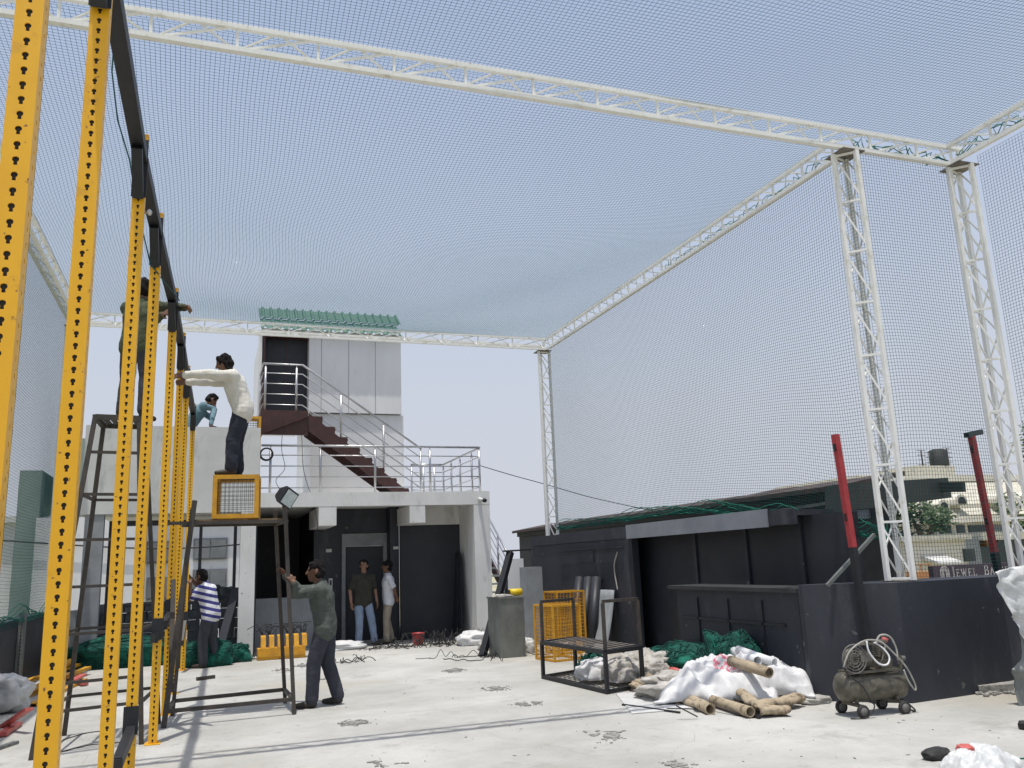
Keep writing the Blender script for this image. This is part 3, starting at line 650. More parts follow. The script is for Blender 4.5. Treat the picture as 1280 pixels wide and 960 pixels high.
cable([aty(*p, 17.38) for p in ((355, 520), (352, 560), (356, 585), (345, 600), (350, 612))], .006, 'hanging_cable', 'tangled black wire dangling beside the pipe coil on the balcony rail', 'rubber')
cable([aty(600, 582, 17.5), aty(640, 594, 17.4), aty(684, 606, 17.3), atx(740, 622, 8.6), atx(822, 640, 9.2)], .009, 'overhead_wire', 'black overhead wire sagging from the balcony corner past the back column', 'rubber')

# ================================================================== LEFT EDGE
m = MB(); m.box(-2.72, -2.52, 2.0, 17.1, 0, 1.02); single('edge_wall', m, 'charcoal', 'low dark parapet wall along the left edge of the terrace', 'wall')
m = MB(); perforated(m, (-2.47, 14.2, .01), Z, X, 1.1, .09, r=.014)
o = single('loose_upright', m, 'galv', 'short grey perforated post standing against the low left wall', 'post')
# stone boundary wall behind the left bay
sw = MB(); rnd = random.Random(5)
for r_ in range(5):
    x = -2.05+rnd.uniform(-.1, .1)
    while x < .82:
        w_ = rnd.uniform(.22, .42); h0 = r_*.21
        b = rnd.uniform(0, .03)
        sw.box(x, min(x+w_-.02, .86), 19.4-b, 19.8+b, h0, h0+.195-rnd.uniform(0, .015)); x += w_
single('stone_wall', sw, 'stone', 'low grey stone block wall seen behind the left bay', 'wall')
m = MB()
for k, (x, s) in enumerate(((.10, .26), (.42, .2), (-.3, .18), (.62, .16))): m.blob((x, 19.45, 1.12), (s, .16, s*.7), k+60, .3, 2.5, .25)
single('covered_heap', m, 'stone', 'dark grey lumpy heap lying on top of the stone wall', 'heap')
# neighbour building seen through the opening
nb = thing('neighbour_house', 'white multi storey house with grey louvred windows seen through the left bay', 'building', (0, 31, -10))
m = MB(); m.box(-7, 4.2, 31, 38, -10, 3.4); m.build('wall', 'cabinpanel', nb)
m = MB(); m.box(-7.2, 4.4, 30.8, 38.2, 3.403, 3.6); m.build('roof_slab', 'white_wall', nb)
for c in ((263, 686), (262, 725), (150, 690), (205, 690), (205, 735)):
    p = aty(*c, 30.98); m = MB(); m.box(p.x-.55, p.x+.55, 30.93, 30.99, p.z-.36, p.z+.36); wn = m.build('window', 'greyshutter', nb)
    m = MB(); m.box(p.x-.5, p.x-.02, 30.9, 30.927, p.z-.31, p.z+.31); m.box(p.x+.02, p.x+.5, 30.9, 30.927, p.z-.31, p.z+.31); m.build('pane', 'greyshutter', wn)
cable([(-6, 29.5, 2.8), (-1, 29.5, 2.4), (4, 29.5, 2.7)], .025, 'overhead_wire', 'thin wire crossing in front of the white neighbour house', 'rubber')
# far tower at the left, beyond the net
ft = thing('far_tower', 'grey green concrete tower block beyond the left net', 'building', (-6.0, 30, -10))
a = aty(25, 588, 30); b = aty(53, 590, 30)
m = MB(); m.box(a.x, b.x, 30, 32.8, -10, a.z); m.build('shaft', 'towergreen', ft)
m = MB(); m.box(b.x+.35, b.x+2.2, 30.4, 34, -10, a.z+1.1); m.build('stair_core', 'towergreen', ft)
m = MB(); m.box(b.x+.003, b.x+3, 29.6, 29.98, -10, aty(60, 648, 30).z); m.build('wing', 'cabinpanel', ft)

# ================================================================== RIGHT: BLACK KIOSK, PARAPET, SHED
kio = thing('black_kiosk', 'long black painted kiosk with an open serving bay and counter', 'kiosk', (6.7, 12, 0))
KX = 6.62
m = MB(); m.box(KX, KX+.16, 12.75, 17.15, 0, 1.87); m.box(KX, KX+2.4, 17.153, 17.3, 0, 2.06); m.build('end_wall', 'charcoal', kio)
m = MB(); m.box(KX-.02, KX+.14, 8.55, 17.15, 1.873, 2.06); m.build('header', 'charcoal', kio)
m = MB(); m.box(KX-.045, KX-.022, 8.9, 12.72, 1.86, 2.085); m.build('sign_blank', 'greyboard', kio)
m = MB(); m.box(KX+.143, KX+.7, 8.55, 17.15, 1.98, 2.05); m.build('roof', 'charcoal', kio)
m = MB(); m.box(KX+.36, KX+.48, 7.9, 17.15, 0, 1.977); m.build('back_wall', 'charcoal2', kio)
for y in (8.75, 9.9, 11.2): m = MB(); m.box(KX+.325, KX+.357, y, y+.07, 0, 1.977); m.build('wall_batten', 'charcoal', kio)
m = MB(); m.box(KX+.0, KX+.12, 12.62, 12.747, 0, 1.87); m.build('jamb', 'charcoal2', kio)
m = MB(); m.box(KX-.02, KX+.09, 14.1, 14.9, 1.5, 1.72); m.box(KX-.05, KX-.022, 12.9, 15.6, 1.73, 1.75); m.build('shutter_box', 'charcoal', kio)
m = MB(); m.box(6.18, 6.32, 7.95, 10.55, 0, 1.10); m.build('counter', 'charcoal', kio)
m = MB(); m.box(6.10, 6.66, 7.86, 10.65, 1.103, 1.15); m.build('counter_top', 'shed', kio)
m = MB()
for y in (8.6, 9.3, 10.0): m.box(6.158, 6.178, y, y+.03, .1, 1.0)
m.box(6.158, 6.177, 8.2, 10.4, .72, .75); m.build('counter_trim', 'charcoal2', kio)
# angled parapet with the columns on top
pa = MB(); pa.prism([(6.08, 7.74), (6.78, 7.10), (8.35, 7.22), (9.3, 6.85), (9.3, 7.75), (6.62, 7.75), (6.62, 7.84), (6.10, 7.84)], 0, WZ)
parw = single('parapet_wall', pa, 'charcoal', 'low black wall with an angled corner at the right under the truss columns', 'wall')
m = MB(); m.prism([(9.305, 6.9), (9.5, 6.9), (9.5, 1.0), (9.305, 1.0)], 0, 1.2); single('side_parapet', m, 'charcoal', 'low black parapet continuing along the right edge of the terrace', 'wall')
# shed behind
sh = thing('roofed_shed', 'long dark shed with a stepped rusty sheet roof behind the kiosk', 'shed', (10, 12, 0))
SX = 9.7
pts = [(640, 664), (700, 655), (742, 650), (776, 645), (830, 637), (872, 632), (905, 625), (935, 622), (960, 618), (1012, 611), (1060, 604), (1100, 600), (1190, 597)]
eave = [atx(*p, SX) for p in pts]
m = MB()
for i in range(len(eave)-3):
    a, b = eave[i], eave[i+1]; zz = b.z if b.z > a.z else a.z
    m.extrude([(SX, a.y, a.z+.0), (SX, b.y, a.z-.0+(b.z-a.z)*.6), (SX, b.y, a.z-.08+(b.z-a.z)*.6), (SX, a.y, a.z-.08)], (1.2, 0, .2))
m.build('roof', 'rust', sh)
m = MB(); ylo = eave[-1].y+.05; yhi = eave[0].y
yw = atx(1122, 690, SX+.3).y; m.box(SX+.25, SX+.36, yw, yhi, 0, 2.45); m.build('wall', 'shed', sh)
m = MB()
for i in range(len(eave)-1): m.bar(eave[i]+Vector((.2, 0, -.13)), eave[i+1]+Vector((.2, 0, -.13)), .05, .14)
m.build('eaves_rail', 'shed', sh)
yv = atx(1085, 640, SX+.2).y; m = MB(); m.box(SX+.20, SX+.245, yv, yv+.5, 2.02, 2.16); m.build('vent', 'greyboard', sh)
m = MB(); m.bar((SX+.15, yv-.5, 2.36), (SX+.15, 14.2, 2.26), .05, .05); m.build('conduit', 'galv', sh)
# dark sheet at the near end of the shed
p = [aty(1050, 605, 9.3), aty(1185, 597, 9.3), aty(1190, 622, 9.3), aty(1050, 640, 9.3)]
m = MB(); m.extrude(p, (0, .3, 0)); m.build('end_canopy', 'shed', sh)

# red posts
def redpost(pt, pb, ground, label, bar=False):
    t = thing('red_post', label, 'post', (pb.x, pb.y, ground), 'red steel posts at the right parapet')
    m = MB(); m.bar(pb, pt, .062, .062, up=(0, 1, 0)); m.build('post', 'redpaint', t)
    dirn = (pt-pb).normalized(); q = pb-dirn*((pb.z-ground)/dirn.z)
    m = MB(); m.bar(q, pb-dirn*.005, .066, .066, up=(0, 1, 0)); m.build('black_base', 'blackpaint', t)
    m = MB(); m.bar(pt.lerp(pb, .12)+Vector((-.04, 0, 0)), pt.lerp(pb, .12)+Vector((.04, 0, 0)), .03, .08); m.build('clamp', 'blackpaint', t); m = MB(); m.bar(pt.lerp(pb, .74)+Vector((-.04, 0, 0)), pt.lerp(pb, .74)+Vector((.04, 0, 0)), .03, .08); m.build('clamp', 'blackpaint', t)
    if bar:
        m = MB(); a = pt+Vector((-.13, -.05, -.0)); b = pt+Vector((.28, .10, .07)); m.bar(a, b, .06, .06); m.build('top_bar', 'blackpaint', t)
    return t
redpost(aty(1044, 543, 7.27), aty(1066, 684, 7.27), 0.0, 'red steel post with black base standing at the angled black wall')
m = MB(); m.bar(aty(1034, 732, 7.5), aty(1093, 668, 7.5), .035, .035); single('brace_bar', m, 'galv', 'thin grey brace leaning diagonally behind the red post on the counter', 'bar')
redpost(aty(1214, 545, 7.55), aty(1243, 690, 7.55), 1.222, 'red steel post with black bar across its top near the plum sign', True)
# ================================================================== BEYOND THE RIGHT PARAPET
def P3(px, py, Y): return aty(px, py, Y)
hot = thing('cream_hotel', 'large cream building with pale tiled mansard roof and arched dormers beyond the right wall', 'building', (33, 32, -10))
HY = 34
def rect(px0, py0, px1, py1, Y): a = P3(px0, py0, Y); b = P3(px1, py1, Y); return a.x, b.x, min(a.z, b.z), max(a.z, b.z)
x0, x1, z0, z1 = rect(1125, 690, 1330, 628, HY)
m = MB(); m.box(x0, x1, HY, HY+9, -10, z1); m.build('wall', 'cream', hot)
# mansard skirt and roof
zt = P3(1200, 602, HY+2.2).z
m = MB(); m.extrude([(x0-.2, HY-.5, z1-.6), (x0-.2, HY+2.0, zt), (x0-.2, HY+9, zt), (x0-.2, HY+9, z1-.6)], (x1-x0+.4, 0, 0)); ro = m.build('roof', 'creamroof', hot)
m = MB(); m.box(x0-.3, x1+.3, HY+1.9, HY+9.1, zt+.003, zt+.35); m.build('roof_parapet', 'cream', hot)
def dormer(px, py, w_, h_, lit=False):
    p = P3(px, py, HY-.2); t = []
    n = 12; rim = [(p.x-w_/2, p.z-h_/2)]+[(p.x-w_/2*math.cos(PI*k/n), p.z+h_/2-w_/2+w_/2*math.sin(PI*k/n)) for k in range(n+1)]+[(p.x+w_/2, p.z-h_/2)]
    g = .14; big = [(p.x-w_/2-g, p.z-h_/2-.05)]+[(p.x-(w_/2+g)*math.cos(PI*k/n), p.z+h_/2-w_/2+(w_/2+g)*math.sin(PI*k/n)) for k in range(n+1)]+[(p.x+w_/2+g, p.z-h_/2-.05)]
    m = MB(); m.extrude([(x, HY-.55, z) for x, z in big], (0, 2.6, 0)); d_ = m.build('dormer', 'cream', hot)
    m = MB(); m.extrude([(x, HY-.60, z) for x, z in rim], (0, .045, 0)); m.build('window', 'winglass', d_)
for c in ((1152, 642, .50, .95), (1174, 640, .46, .95), (1195, 626, .5, .36), (1245, 624, .5, .34), (1290, 622, .5, .36)): dormer(*c)
x0b, x1b, z0b, z1b = rect(1167, 676, 1262, 652, HY-6)
m = MB(); m.box(x0b, x1b, HY-6, HY-.7, -10, z1b); wg = m.build('front_wing', 'cream', hot)
m = MB(); m.box(x0b-.2, x1b+.2, HY-6.25, HY-.7, z1b+.003, z1b+.28); m.build('cornice', 'cream', wg)
for a, b in ((1176, 1187), (1197, 1204), (1212, 1232), (1241, 1252)):
    q = rect(a, 673, b, 656, HY-6); m = MB(); m.box(q[0], q[1], HY-6.06, HY-6.003, q[2], q[3]); m.build('window', 'greyshutter' if a == 1241 else 'winglass', wg)
# roof room with a tank and masts
q = rect(1146, 604, 1193, 582, HY+6)
rr = MB(); rr.box(q[0], q[1], HY+6, HY+9, q[2]-1.5, q[3]); rm_ = rr.build('roof_room', 'creamroof', hot)
m = MB(); a = P3(1174, 579, HY+6.5); m.lathe((a.x, a.y, q[3]), (0, 0, 1), [(0, .55), (1.0, .55), (1.1, .3), (1.12, 0)], 14); m.build('water_tank', 'rubber', rm_)
for px, py in ((1151, 563), (1161, 566), (1183, 560)):
    a = P3(px, py, HY+6.4); m = MB(); m.tube([(a.x, a.y, q[3]), a], .05, 5)
    for k in range(4): m.bar((a.x-.35, a.y, a.z-.3*k), (a.x+.35, a.y, a.z-.3*k), .03, .03)
    m.build('mast', 'darksteel', rm_)
# near white annexe, orange shop, sign
an = thing('white_annexe', 'low off white building with a flat grey awning below the cream hotel', 'building', (21, 22, -10))
q = rect(1143, 730, 1206, 674, 22)
m = MB(); m.box(q[0], q[1], 22, 26, -10, q[3]); m.build('wall', 'cream', an)
m = MB(); m.box(q[0]-.2, q[1]+.1, 21.8, 26.1, q[3]+.003, q[3]+.15); m.build('roof', 'creamroof', an)
q2 = rect(1168, 703, 1196, 698, 21.5); m = MB(); m.extrude([(q2[0], 21.99, q2[3]+.12), (q2[0], 21.3, q2[2]), (q2[0], 21.3, q2[2]-.06), (q2[0], 21.99, q2[3])], (q2[1]-q2[0], 0, 0)); m.build('awning', 'offwhite', an)
q2 = rect(1205, 702, 1216, 686, 22); m = MB(); m.box(q2[0], q2[1], 21.93, 21.99, q2[2], q2[3]); m.build('window', 'winglass', an)
q = rect(1206.6, 730, 1223, 671, 22.6); m = MB(); m.box(q[0], q[1], 22.6, 26, -10, q[3]); m.build('side_bay', 'greyshutter', an)
sp = thing('orange_shop', 'orange rendered shop front with an arched opening beside the white annexe', 'building', (24, 22.5, -10))
q = rect(1217, 730, 1330, 672, 23); m = MB(); m.box(q[0]+.9, q[1], 23, 27, -10, q[3]); m.build('wall', 'orange', sp)
m = MB(); m.box(q[0]+.4, q[1]+.2, 22.7, 27.1, q[3]+.003, q[3]+.3); m.build('roof', 'creamroof', sp)
q = rect(1222, 712, 1238, 683, 23); m = MB(); m.box(q[0], q[1], 22.9, 22.99, q[2], q[3]); m.build('door', 'winglass', sp)
a = P3(1266, 690, 22.95); n = 12
m = MB(); m.extrude([(a.x-.9, 22.9, a.z-1.2)]+[(a.x-.9*math.cos(PI*k/n), 22.9, a.z-.1+.8*math.sin(PI*k/n)) for k in range(n+1)]+[(a.x+.9, 22.9, a.z-1.2)], (0, .09, 0)); m.build('arch_window', 'winglass', sp)
fl = MB(); q = rect(1143, 722, 1222, 712, 19.8)
fl.box(q[0], q[1], 19.8, 20.1, q[2]-.6, q[2]+.16)
for k in range(3): fl.bar((q[0]+.1+k*.3, 19.9, q[2]+.1), (q[0]+.1+k*.3, 19.9, q[2]+.36), .03, .03)
fl.bar((q[0], 19.9, q[2]+.36), (q[0]+.8, 19.9, q[2]+.36), .03, .03)
single('roof_ledge', fl, 'orange', 'peach coloured roof ledge with a thin rail behind the plum sign', 'ledge')
# sign with serif capitals built stroke by stroke
SY = 12.5
tl, br_ = P3(1166, 709, SY), P3(1166, 725, SY); tr_ = P3(1330, 698, SY)
sg = thing('shop_sign', 'plum coloured shop signboard with pale serif lettering and arch emblem', 'sign', (tl.x, SY, .2))
ux = (tr_-tl); ux.y = 0; Ls = ux.length; ux = Vector((1, 0, 0)); hz = tl.z-br_.z
m = MB(); m.box(tl.x, tl.x+4.6, SY, SY+.12, br_.z-.25, tl.z+.02); m.build('board', 'signpurple', sg)
m = MB(); m.box(tl.x+.3, tl.x+.4, SY+.13, SY+.2, -.35, br_.z); m.box(tl.x+4, tl.x+4.1, SY+.13, SY+.2, -.35, br_.z); m.build('leg', 'darksteel', sg)
SW = 0.013
def glyph(ch, x, z, h, m):
    wd = {'J': .34, 'E': .62, 'W': 1.05, 'L': .60, 'B': .62, 'A': .85, 'S': .5, 'K': .72, 'T': .68}[ch]*h; th = .12*h; tn = .055*h; y = SY-.004
    def st(a, b, w_): m.bar((x+a[0]*wd, y, z+a[1]*h), (x+b[0]*wd, y, z+b[1]*h), .006, w_, up=(0, 0, 1) if abs(b[0]-a[0])*wd > abs(b[1]-a[1])*h else (1, 0, 0))
    def v(fx, a=0, b=1, w_=th): m.bar((x+fx*wd, y, z+a*h), (x+fx*wd, y, z+b*h), w_, .006, up=(0, 1, 0))
    def hh(a, b, fz, w_=tn): m.box(x+a*wd, x+b*wd, y-.003, y+.003, z+fz*h-w_/2, z+fz*h+w_/2)
    def dg(a, b, w_):
        A = Vector((x+a[0]*wd, 0, z+a[1]*h)); B = Vector((x+b[0]*wd, 0, z+b[1]*h)); m.bar(Vector((A.x, y, A.z)), Vector((B.x, y, B.z)), w_, .006, up=(0, 1, 0))
    def arc(cx, cz, rx, rz, a0, a1, w_, n=9):
        pts = [(cx+rx*math.cos(a0+(a1-a0)*k/n), cz+rz*math.sin(a0+(a1-a0)*k/n)) for k in range(n+1)]
        for p, q in zip(pts[:-1], pts[1:]): dg(p, q, w_)
    if ch == 'J': v(.6, .0, 1); hh(.25, .95, .98); arc(.2, -.02, .4, .2, -PI/2-.6, 0, tn*1.4)
    if ch == 'E': v(.22); hh(0, .95, .97); hh(0, .98, .03); hh(.22, .8, .52); v(.92, .8, .98, tn); v(.95, .02, .22, tn); v(.78, .42, .62, tn)
    if ch == 'L': v(.22); hh(0, .5, .97); hh(0, .98, .03); v(.95, .02, .24, tn)
    if ch == 'W': dg((.08, 1), (.3, 0), th); dg((.3, 0), (.5, .9), tn); dg((.46, .95), (.7, 0), th); dg((.7, 0), (.92, 1), tn); hh(0, .22, .97); hh(.4, .58, .97); hh(.82, 1, .97)
    if ch == 'B': v(.22); hh(0, .55, .97); hh(0, .6, .03); hh(.2, .6, .53); arc(.52, .75, .36, .22, -PI/2, PI/2, th*.8); arc(.55, .28, .42, .25, -PI/2, PI/2, th*.85)
    if ch == 'A': dg((.1, 0), (.5, 1), tn*1.2); dg((.5, 1), (.86, 0), th); hh(.25, .75, .35); hh(0, .25, .03); hh(.7, 1, .03)
    if ch == 'S': arc(.5, .74, .38, .24, .4, PI*1.5, th*.8); arc(.5, .27, .4, .25, -PI+.4, PI/2, th*.8)
    if ch == 'K': v(.2); hh(0, .42, .97); hh(0, .42, .03); dg((.28, .45), (.82, .98), tn); dg((.4, .55), (.88, .02), th)
    if ch == 'T': v(.5); hh(.05, .95, .97); v(.06, .78, .98, tn); v(.94, .78, .98, tn); hh(.3, .7, .03)
    return wd
x_, zb_ = tl.x+.60, br_.z+.02
a_ = P3(1191, 723.5, SY); e_ = P3(1213, 724, SY)
m = MB(); x_ = a_.x; h1, h2 = .185, .14
for word in ('JEWEL', 'BASKET'):
    m = MB()
    for ch in word: x_ += glyph(ch, x_, br_.z+.035, h1 if ch in 'JB' else h2, m)+.035
    m.build('lettering', 'letter', sg); x_ += .16
m = MB(); c_ = P3(1182, 724, SY); cx, cz = c_.x, br_.z+.03
for R_ in (.105, .080, .055, .03):
    pts = [(cx-R_, cz)]+[(cx-R_*math.cos(PI*k/14), cz+.10+R_*math.sin(PI*k/14)) for k in range(15)]+[(cx+R_, cz)]
    for p, q in zip(pts[:-1], pts[1:]): m.bar((p[0], SY-.004, p[1]), (q[0], SY-.004, q[1]), .011, .006, up=(0, 1, 0))
m.build('emblem', 'letter', sg)

# trees beyond the parapet
def leafy(name, label, c, size, n, seed, group=None, trunk=True, zb=-10):
    rnd = random.Random(seed); t = thing(name, label, 'tree', (c[0], c[1], zb), group)
    cl = []
    for k in range(9): cl.append((Vector((rnd.gauss(0, .45), rnd.gauss(0, .45), rnd.gauss(0, .42))), rnd.uniform(.28, .5)))
    vs = []; fs = []; o = 0
    for k in range(n):
        q, r_ = cl[rnd.randrange(9)]; d = Vector((rnd.gauss(0, 1), rnd.gauss(0, 1), rnd.gauss(0, 1))).normalized()*r_*rnd.random()**.4
        p = Vector(c)+Vector(((q.x+d.x)*size[0], (q.y+d.y)*size[1], (q.z+d.z)*size[2])); s_ = rnd.uniform(.07, .16)*max(.6, size[0]*.5)
        a = Vector((rnd.gauss(0, 1), rnd.gauss(0, 1), rnd.gauss(0, .6))).normalized(); b = a.orthogonal().normalized()
        vs += [p-a*s_, p+b*s_*.45, p+a*s_, p-b*s_*.45]; fs.append((o, o+1, o+2, o+3)); o += 4
    m = MB(); m.add(vs, fs); m.build('crown', 'leaf', t)
    m = MB(); m.tube([(c[0], c[1], zb), (c[0]+.1, c[1], c[2]-size[2]*.6), (c[0]-.05, c[1]+.1, c[2])], [.28, .18, .07], 8)
    for k in range(5):
        q = cl[k][0]; m.tube([(c[0]+.05, c[1], c[2]-size[2]*.55), Vector(c)+Vector((q.x*size[0]*.8, q.y*size[1]*.8, q.z*size[2]*.8))], [.09, .03], 6)
    m.build('trunk', 'bark', t); return t
a = P3(1150, 655, 27); leafy('leafy_tree', 'green leafy tree in front of the cream hotel', a, (2.0, 1.6, 1.7), 2600, 3)
a = P3(1320, 640, 30); leafy('leafy_tree', 'dense green tree at the far right edge beyond the hotel', a, (2.6, 2, 3.0), 2600, 5)
a = P3(35, 760, 40); leafy('leafy_tree', 'dark bushy tree at the foot of the grey green tower', (a.x, 26, a.z), (1.6, 1.4, 2.0), 2200, 8)
for k, (px, Yd, hh_) in enumerate(((8, 70, 4), (-60, 90, 5), (-160, 80, 5), (1360, 80, 6), (1480, 75, 6))):
    a = P3(px, 715, Yd); leafy('distant_tree', ('small distant tree on the dry plain, second from the left tower', 'distant round tree left of the plain', 'distant tree at the outer left', 'distant tree right of the hotel', 'distant tree at the outer right')[k], (a.x, Yd, -10+hh_), (3.5, 3, 3), 900, 20+k, 'distant trees')
# ================================================================== TALL STAND (left) AND SCAFFOLD
def qb(m, p, q, w=.042): m.bar(p, q, w, w)
stand = thing('tall_stand', 'tall rusty black steel stand with rungs and slatted top on the left', 'work stand', (-1.0, 9.4, 0))
tz = aty(120, 522, 9.25).z
tops = [aty(119, 521, 9.2), aty(174, 521, 9.25)]; tops[0].z = tops[1].z = tz
FLb, FRb = Vector((-1.40, 8.94, 0)), Vector((-.52, 9.17, 0)); FLt, FRt = Vector((tops[0].x, 9.2, tz)), Vector((tops[1].x, 9.25, tz))
BLb, BRb = Vector((-1.30, 10.1, 0)), Vector((-.42, 10.3, 0)); BLt, BRt = Vector((FLt.x+.02, 9.75, tz)), Vector((FRt.x+.03, 9.8, tz))
for b, t in ((FLb, FLt), (FRb, FRt), (BLb, BLt), (BRb, BRt)): m = MB(); qb(m, b, t); m.build('leg', 'darksteel', stand)
def lv(b, t, z): return b.lerp(t, z/t.z)
for k, z in enumerate((.38, .62, 1.05, 1.48, 1.92, 2.36, 2.78)):
    m = MB(); qb(m, lv(FLb, FLt, z), lv(FRb, FRt, z), .028); m.build('rung', 'darksteel', stand)
    if k in (0, 2, 5): m = MB(); qb(m, lv(BLb, BLt, z), lv(BRb, BRt, z), .028); qb(m, lv(BLb, BLt, z), lv(FLb, FLt, z), .028); qb(m, lv(BRb, BRt, z), lv(FRb, FRt, z), .028); m.build('rung', 'darksteel', stand)
m = MB(); qb(m, FLt, FRt, .05); qb(m, BLt, BRt, .05); qb(m, FLt, BLt, .05); qb(m, FRt, BRt, .05)
for k in range(1, 6):
    a = FLt.lerp(FRt, k/6); b = BLt.lerp(BRt, k/6); m.bar(a+Z*.012, b+Z*.012, .05, .012)
m.build('top', 'darksteel', stand)
STZ = tz+.03

scaf = thing('scaffold', 'dark steel trestle scaffold with leaning legs in the middle of the terrace', 'scaffold', (.3, 10.4, 0))
SZ = 2.12
b = [Vector((-.36, 9.99, 0)), Vector((.97, 10.06, 0)), Vector((.95, 10.95, 0)), Vector((-.30, 10.76, 0))]
ptop = aty(356, 640, 10.25); ltop = aty(243, 640, 10.25)
t = [Vector((ltop.x, 10.2, SZ+.25)), Vector((ptop.x, 10.2, SZ+.14)), Vector((aty(344, 640, 10.75).x, 10.75, SZ+.16)), Vector((aty(240, 640, 10.7).x, 10.7, SZ+.2))]
for i in range(4): m = MB(); qb(m, b[i], t[i], .042 if i != 0 else .055); m.build('leg', 'darksteel', scaf)
def sl(i, z): return b[i].lerp(t[i], z/t[i].z)
m = MB(); qb(m, sl(0, .16), sl(1, .16), .04); qb(m, sl(3, .16), sl(2, .16), .04); qb(m, sl(1, .16), sl(2, .16), .036); qb(m, sl(0, .16), sl(3, .16), .036); m.build('lower_rail', 'darksteel', scaf)
m = MB(); qb(m, sl(0, SZ)-X*.35, sl(1, SZ)+X*.03, .036); qb(m, sl(3, SZ)-X*.1, sl(2, SZ)+X*.03, .036); qb(m, sl(1, SZ), sl(2, SZ), .036); qb(m, sl(0, SZ), sl(3, SZ), .036)
m.build('top_rail', 'darksteel', scaf)
m = MB()
for k in range(3): y = 10.25+k*.19; m.box(ltop.x+.02, ptop.x-.02, y, y+.14, SZ+.019, SZ+.04)
m.build('deck_board', 'wood', scaf)
m = MB(); qb(m, sl(0, .35)+X*.02, (sl(0, 1.5)+Vector((-.12, .4, 0))), .05); m.build('diagonal_brace', 'darksteel', scaf)
# yellow mesh box under the man's feet
def mesh_cage(name, label, c, sx, sy, sz, yaw=0, mt='yellow_dirty', pitch=.045, group=None, open_top=False, tube_=.04, wire='darksteel', wr=.0045):
    c = Vector(c); R3 = Matrix.Rotation(yaw, 3, 'Z'); t = thing(name, label, 'crate', c, group)
    def W(x, y, z): return c+R3 @ Vector((x, y, z))
    fr = MB(); h = tube_/2
    for x in (-sx/2+h, sx/2-h):
        for y in (-sy/2+h, sy/2-h): fr.bar(W(x, y, 0), W(x, y, sz), tube_, tube_, up=R3 @ Vector((1, 0, 0)))
    for z in (h, sz-h):
        for y in (-sy/2+h, sy/2-h): fr.bar(W(-sx/2+tube_, y, z), W(sx/2-tube_, y, z), tube_*.98, tube_*.98)
        for x in (-sx/2+h, sx/2-h): fr.bar(W(x, -sy/2+tube_, z), W(x, sy/2-tube_, z), tube_*.98, tube_*.98)
    fr.build('frame', mt, t)
    def panel(o, u, v, lu, lv):
        m = MB(); nu, nv = int(lu/pitch), int(lv/pitch)
        for i in range(1, nu): m.bar(W(*(o+u*(lu*i/nu))), W(*(o+u*(lu*i/nu)+v*lv)), wr)
        for i in range(1, nv): m.bar(W(*(o+v*(lv*i/nv))), W(*(o+v*(lv*i/nv)+u*lu)), wr)
        m.build('mesh_panel', wire, t)
    ux, uy, uz = Vector((1, 0, 0)), Vector((0, 1, 0)), Vector((0, 0, 1)); g = tube_
    panel(Vector((-sx/2+g, -sy/2+h, g)), ux, uz, sx-2*g, sz-2*g); panel(Vector((-sx/2+g, sy/2-h, g)), ux, uz, sx-2*g, sz-2*g)
    panel(Vector((-sx/2+h, -sy/2+g, g)), uy, uz, sy-2*g, sz-2*g); panel(Vector((sx/2-h, -sy/2+g, g)), uy, uz, sy-2*g, sz-2*g)
    if not open_top: panel(Vector((-sx/2+g, -sy/2+g, sz-h)), ux, uy, sx-2*g, sy-2*g)
    return t
BXC = aty(296, 640, 10.42); BXC.z = SZ+.045
BH = .50
mesh_cage('mesh_crate', 'yellow framed wire mesh crate on the scaffold under the white shirted man', BXC, .51, .46, BH, math.radians(-6), tube_=.05)
p_ = aty(322, 560, 17.9); mesh_cage('mesh_panel_crate', 'yellow edged mesh panel standing on the roof behind the white shirted man', (p_.x-.2, 17.9, 3.068), .5, .35, 1.62, 0, tube_=.05)
# floodlight clamped on the scaffold head
fp = aty(359, 622, 10.15); fl_ = thing('floodlight', 'black floodlight with square glass front clamped to the scaffold head', 'floodlight', (ptop.x, 10.2, SZ+.14))
dirn = Vector((.62, -.62, -.42)).normalized(); sd = dirn.cross(Z).normalized(); up_ = sd.cross(dirn)
# roll the body a little
sd, up_ = sd*math.cos(.35)+up_*math.sin(.35), up_*math.cos(.35)-sd*math.sin(.35)
m = MB(); bk = fp-dirn*.10
vs = [bk+sd*(i*.075)+up_*(j*.06) for i, j in ((-1, -1), (1, -1), (1, 1), (-1, 1))]+[fp+sd*(i*.125)+up_*(j*.105) for i, j in ((-1, -1), (1, -1), (1, 1), (-1, 1))]+[fp+dirn*.03+sd*(i*.125)+up_*(j*.105) for i, j in ((-1, -1), (1, -1), (1, 1), (-1, 1))]
m.add(vs, [(3, 2, 1, 0), (0, 1, 5, 4), (1, 2, 6, 5), (2, 3, 7, 6), (3, 0, 4, 7), (4, 5, 9, 8), (5, 6, 10, 9), (6, 7, 11, 10), (7, 4, 8, 11), (8, 9, 10, 11)])
for k in range(4): c0 = bk-dirn*.012+sd*(-.05+.033*k); m.bar(c0-up_*.05, c0+up_*.05, .01, .03, up=dirn)
m.build('housing', 'blackpaint', fl_)
m = MB(); c0 = fp+dirn*.033; m.extrude([c0+sd*(i*.105)+up_*(j*.085) for i, j in ((-1, -1), (1, -1), (1, 1), (-1, 1))], dirn*.004); m.build('glass', 'lens', fl_)
m = MB(); m.bar(Vector((ptop.x, 10.2, SZ+.0)), Vector((ptop.x-.02, 10.17, SZ+.36)), .05, .05); m.bar((ptop.x-.03, 10.16, SZ+.30), bk, .03, .05); m.build('bracket', 'darksteel', fl_)
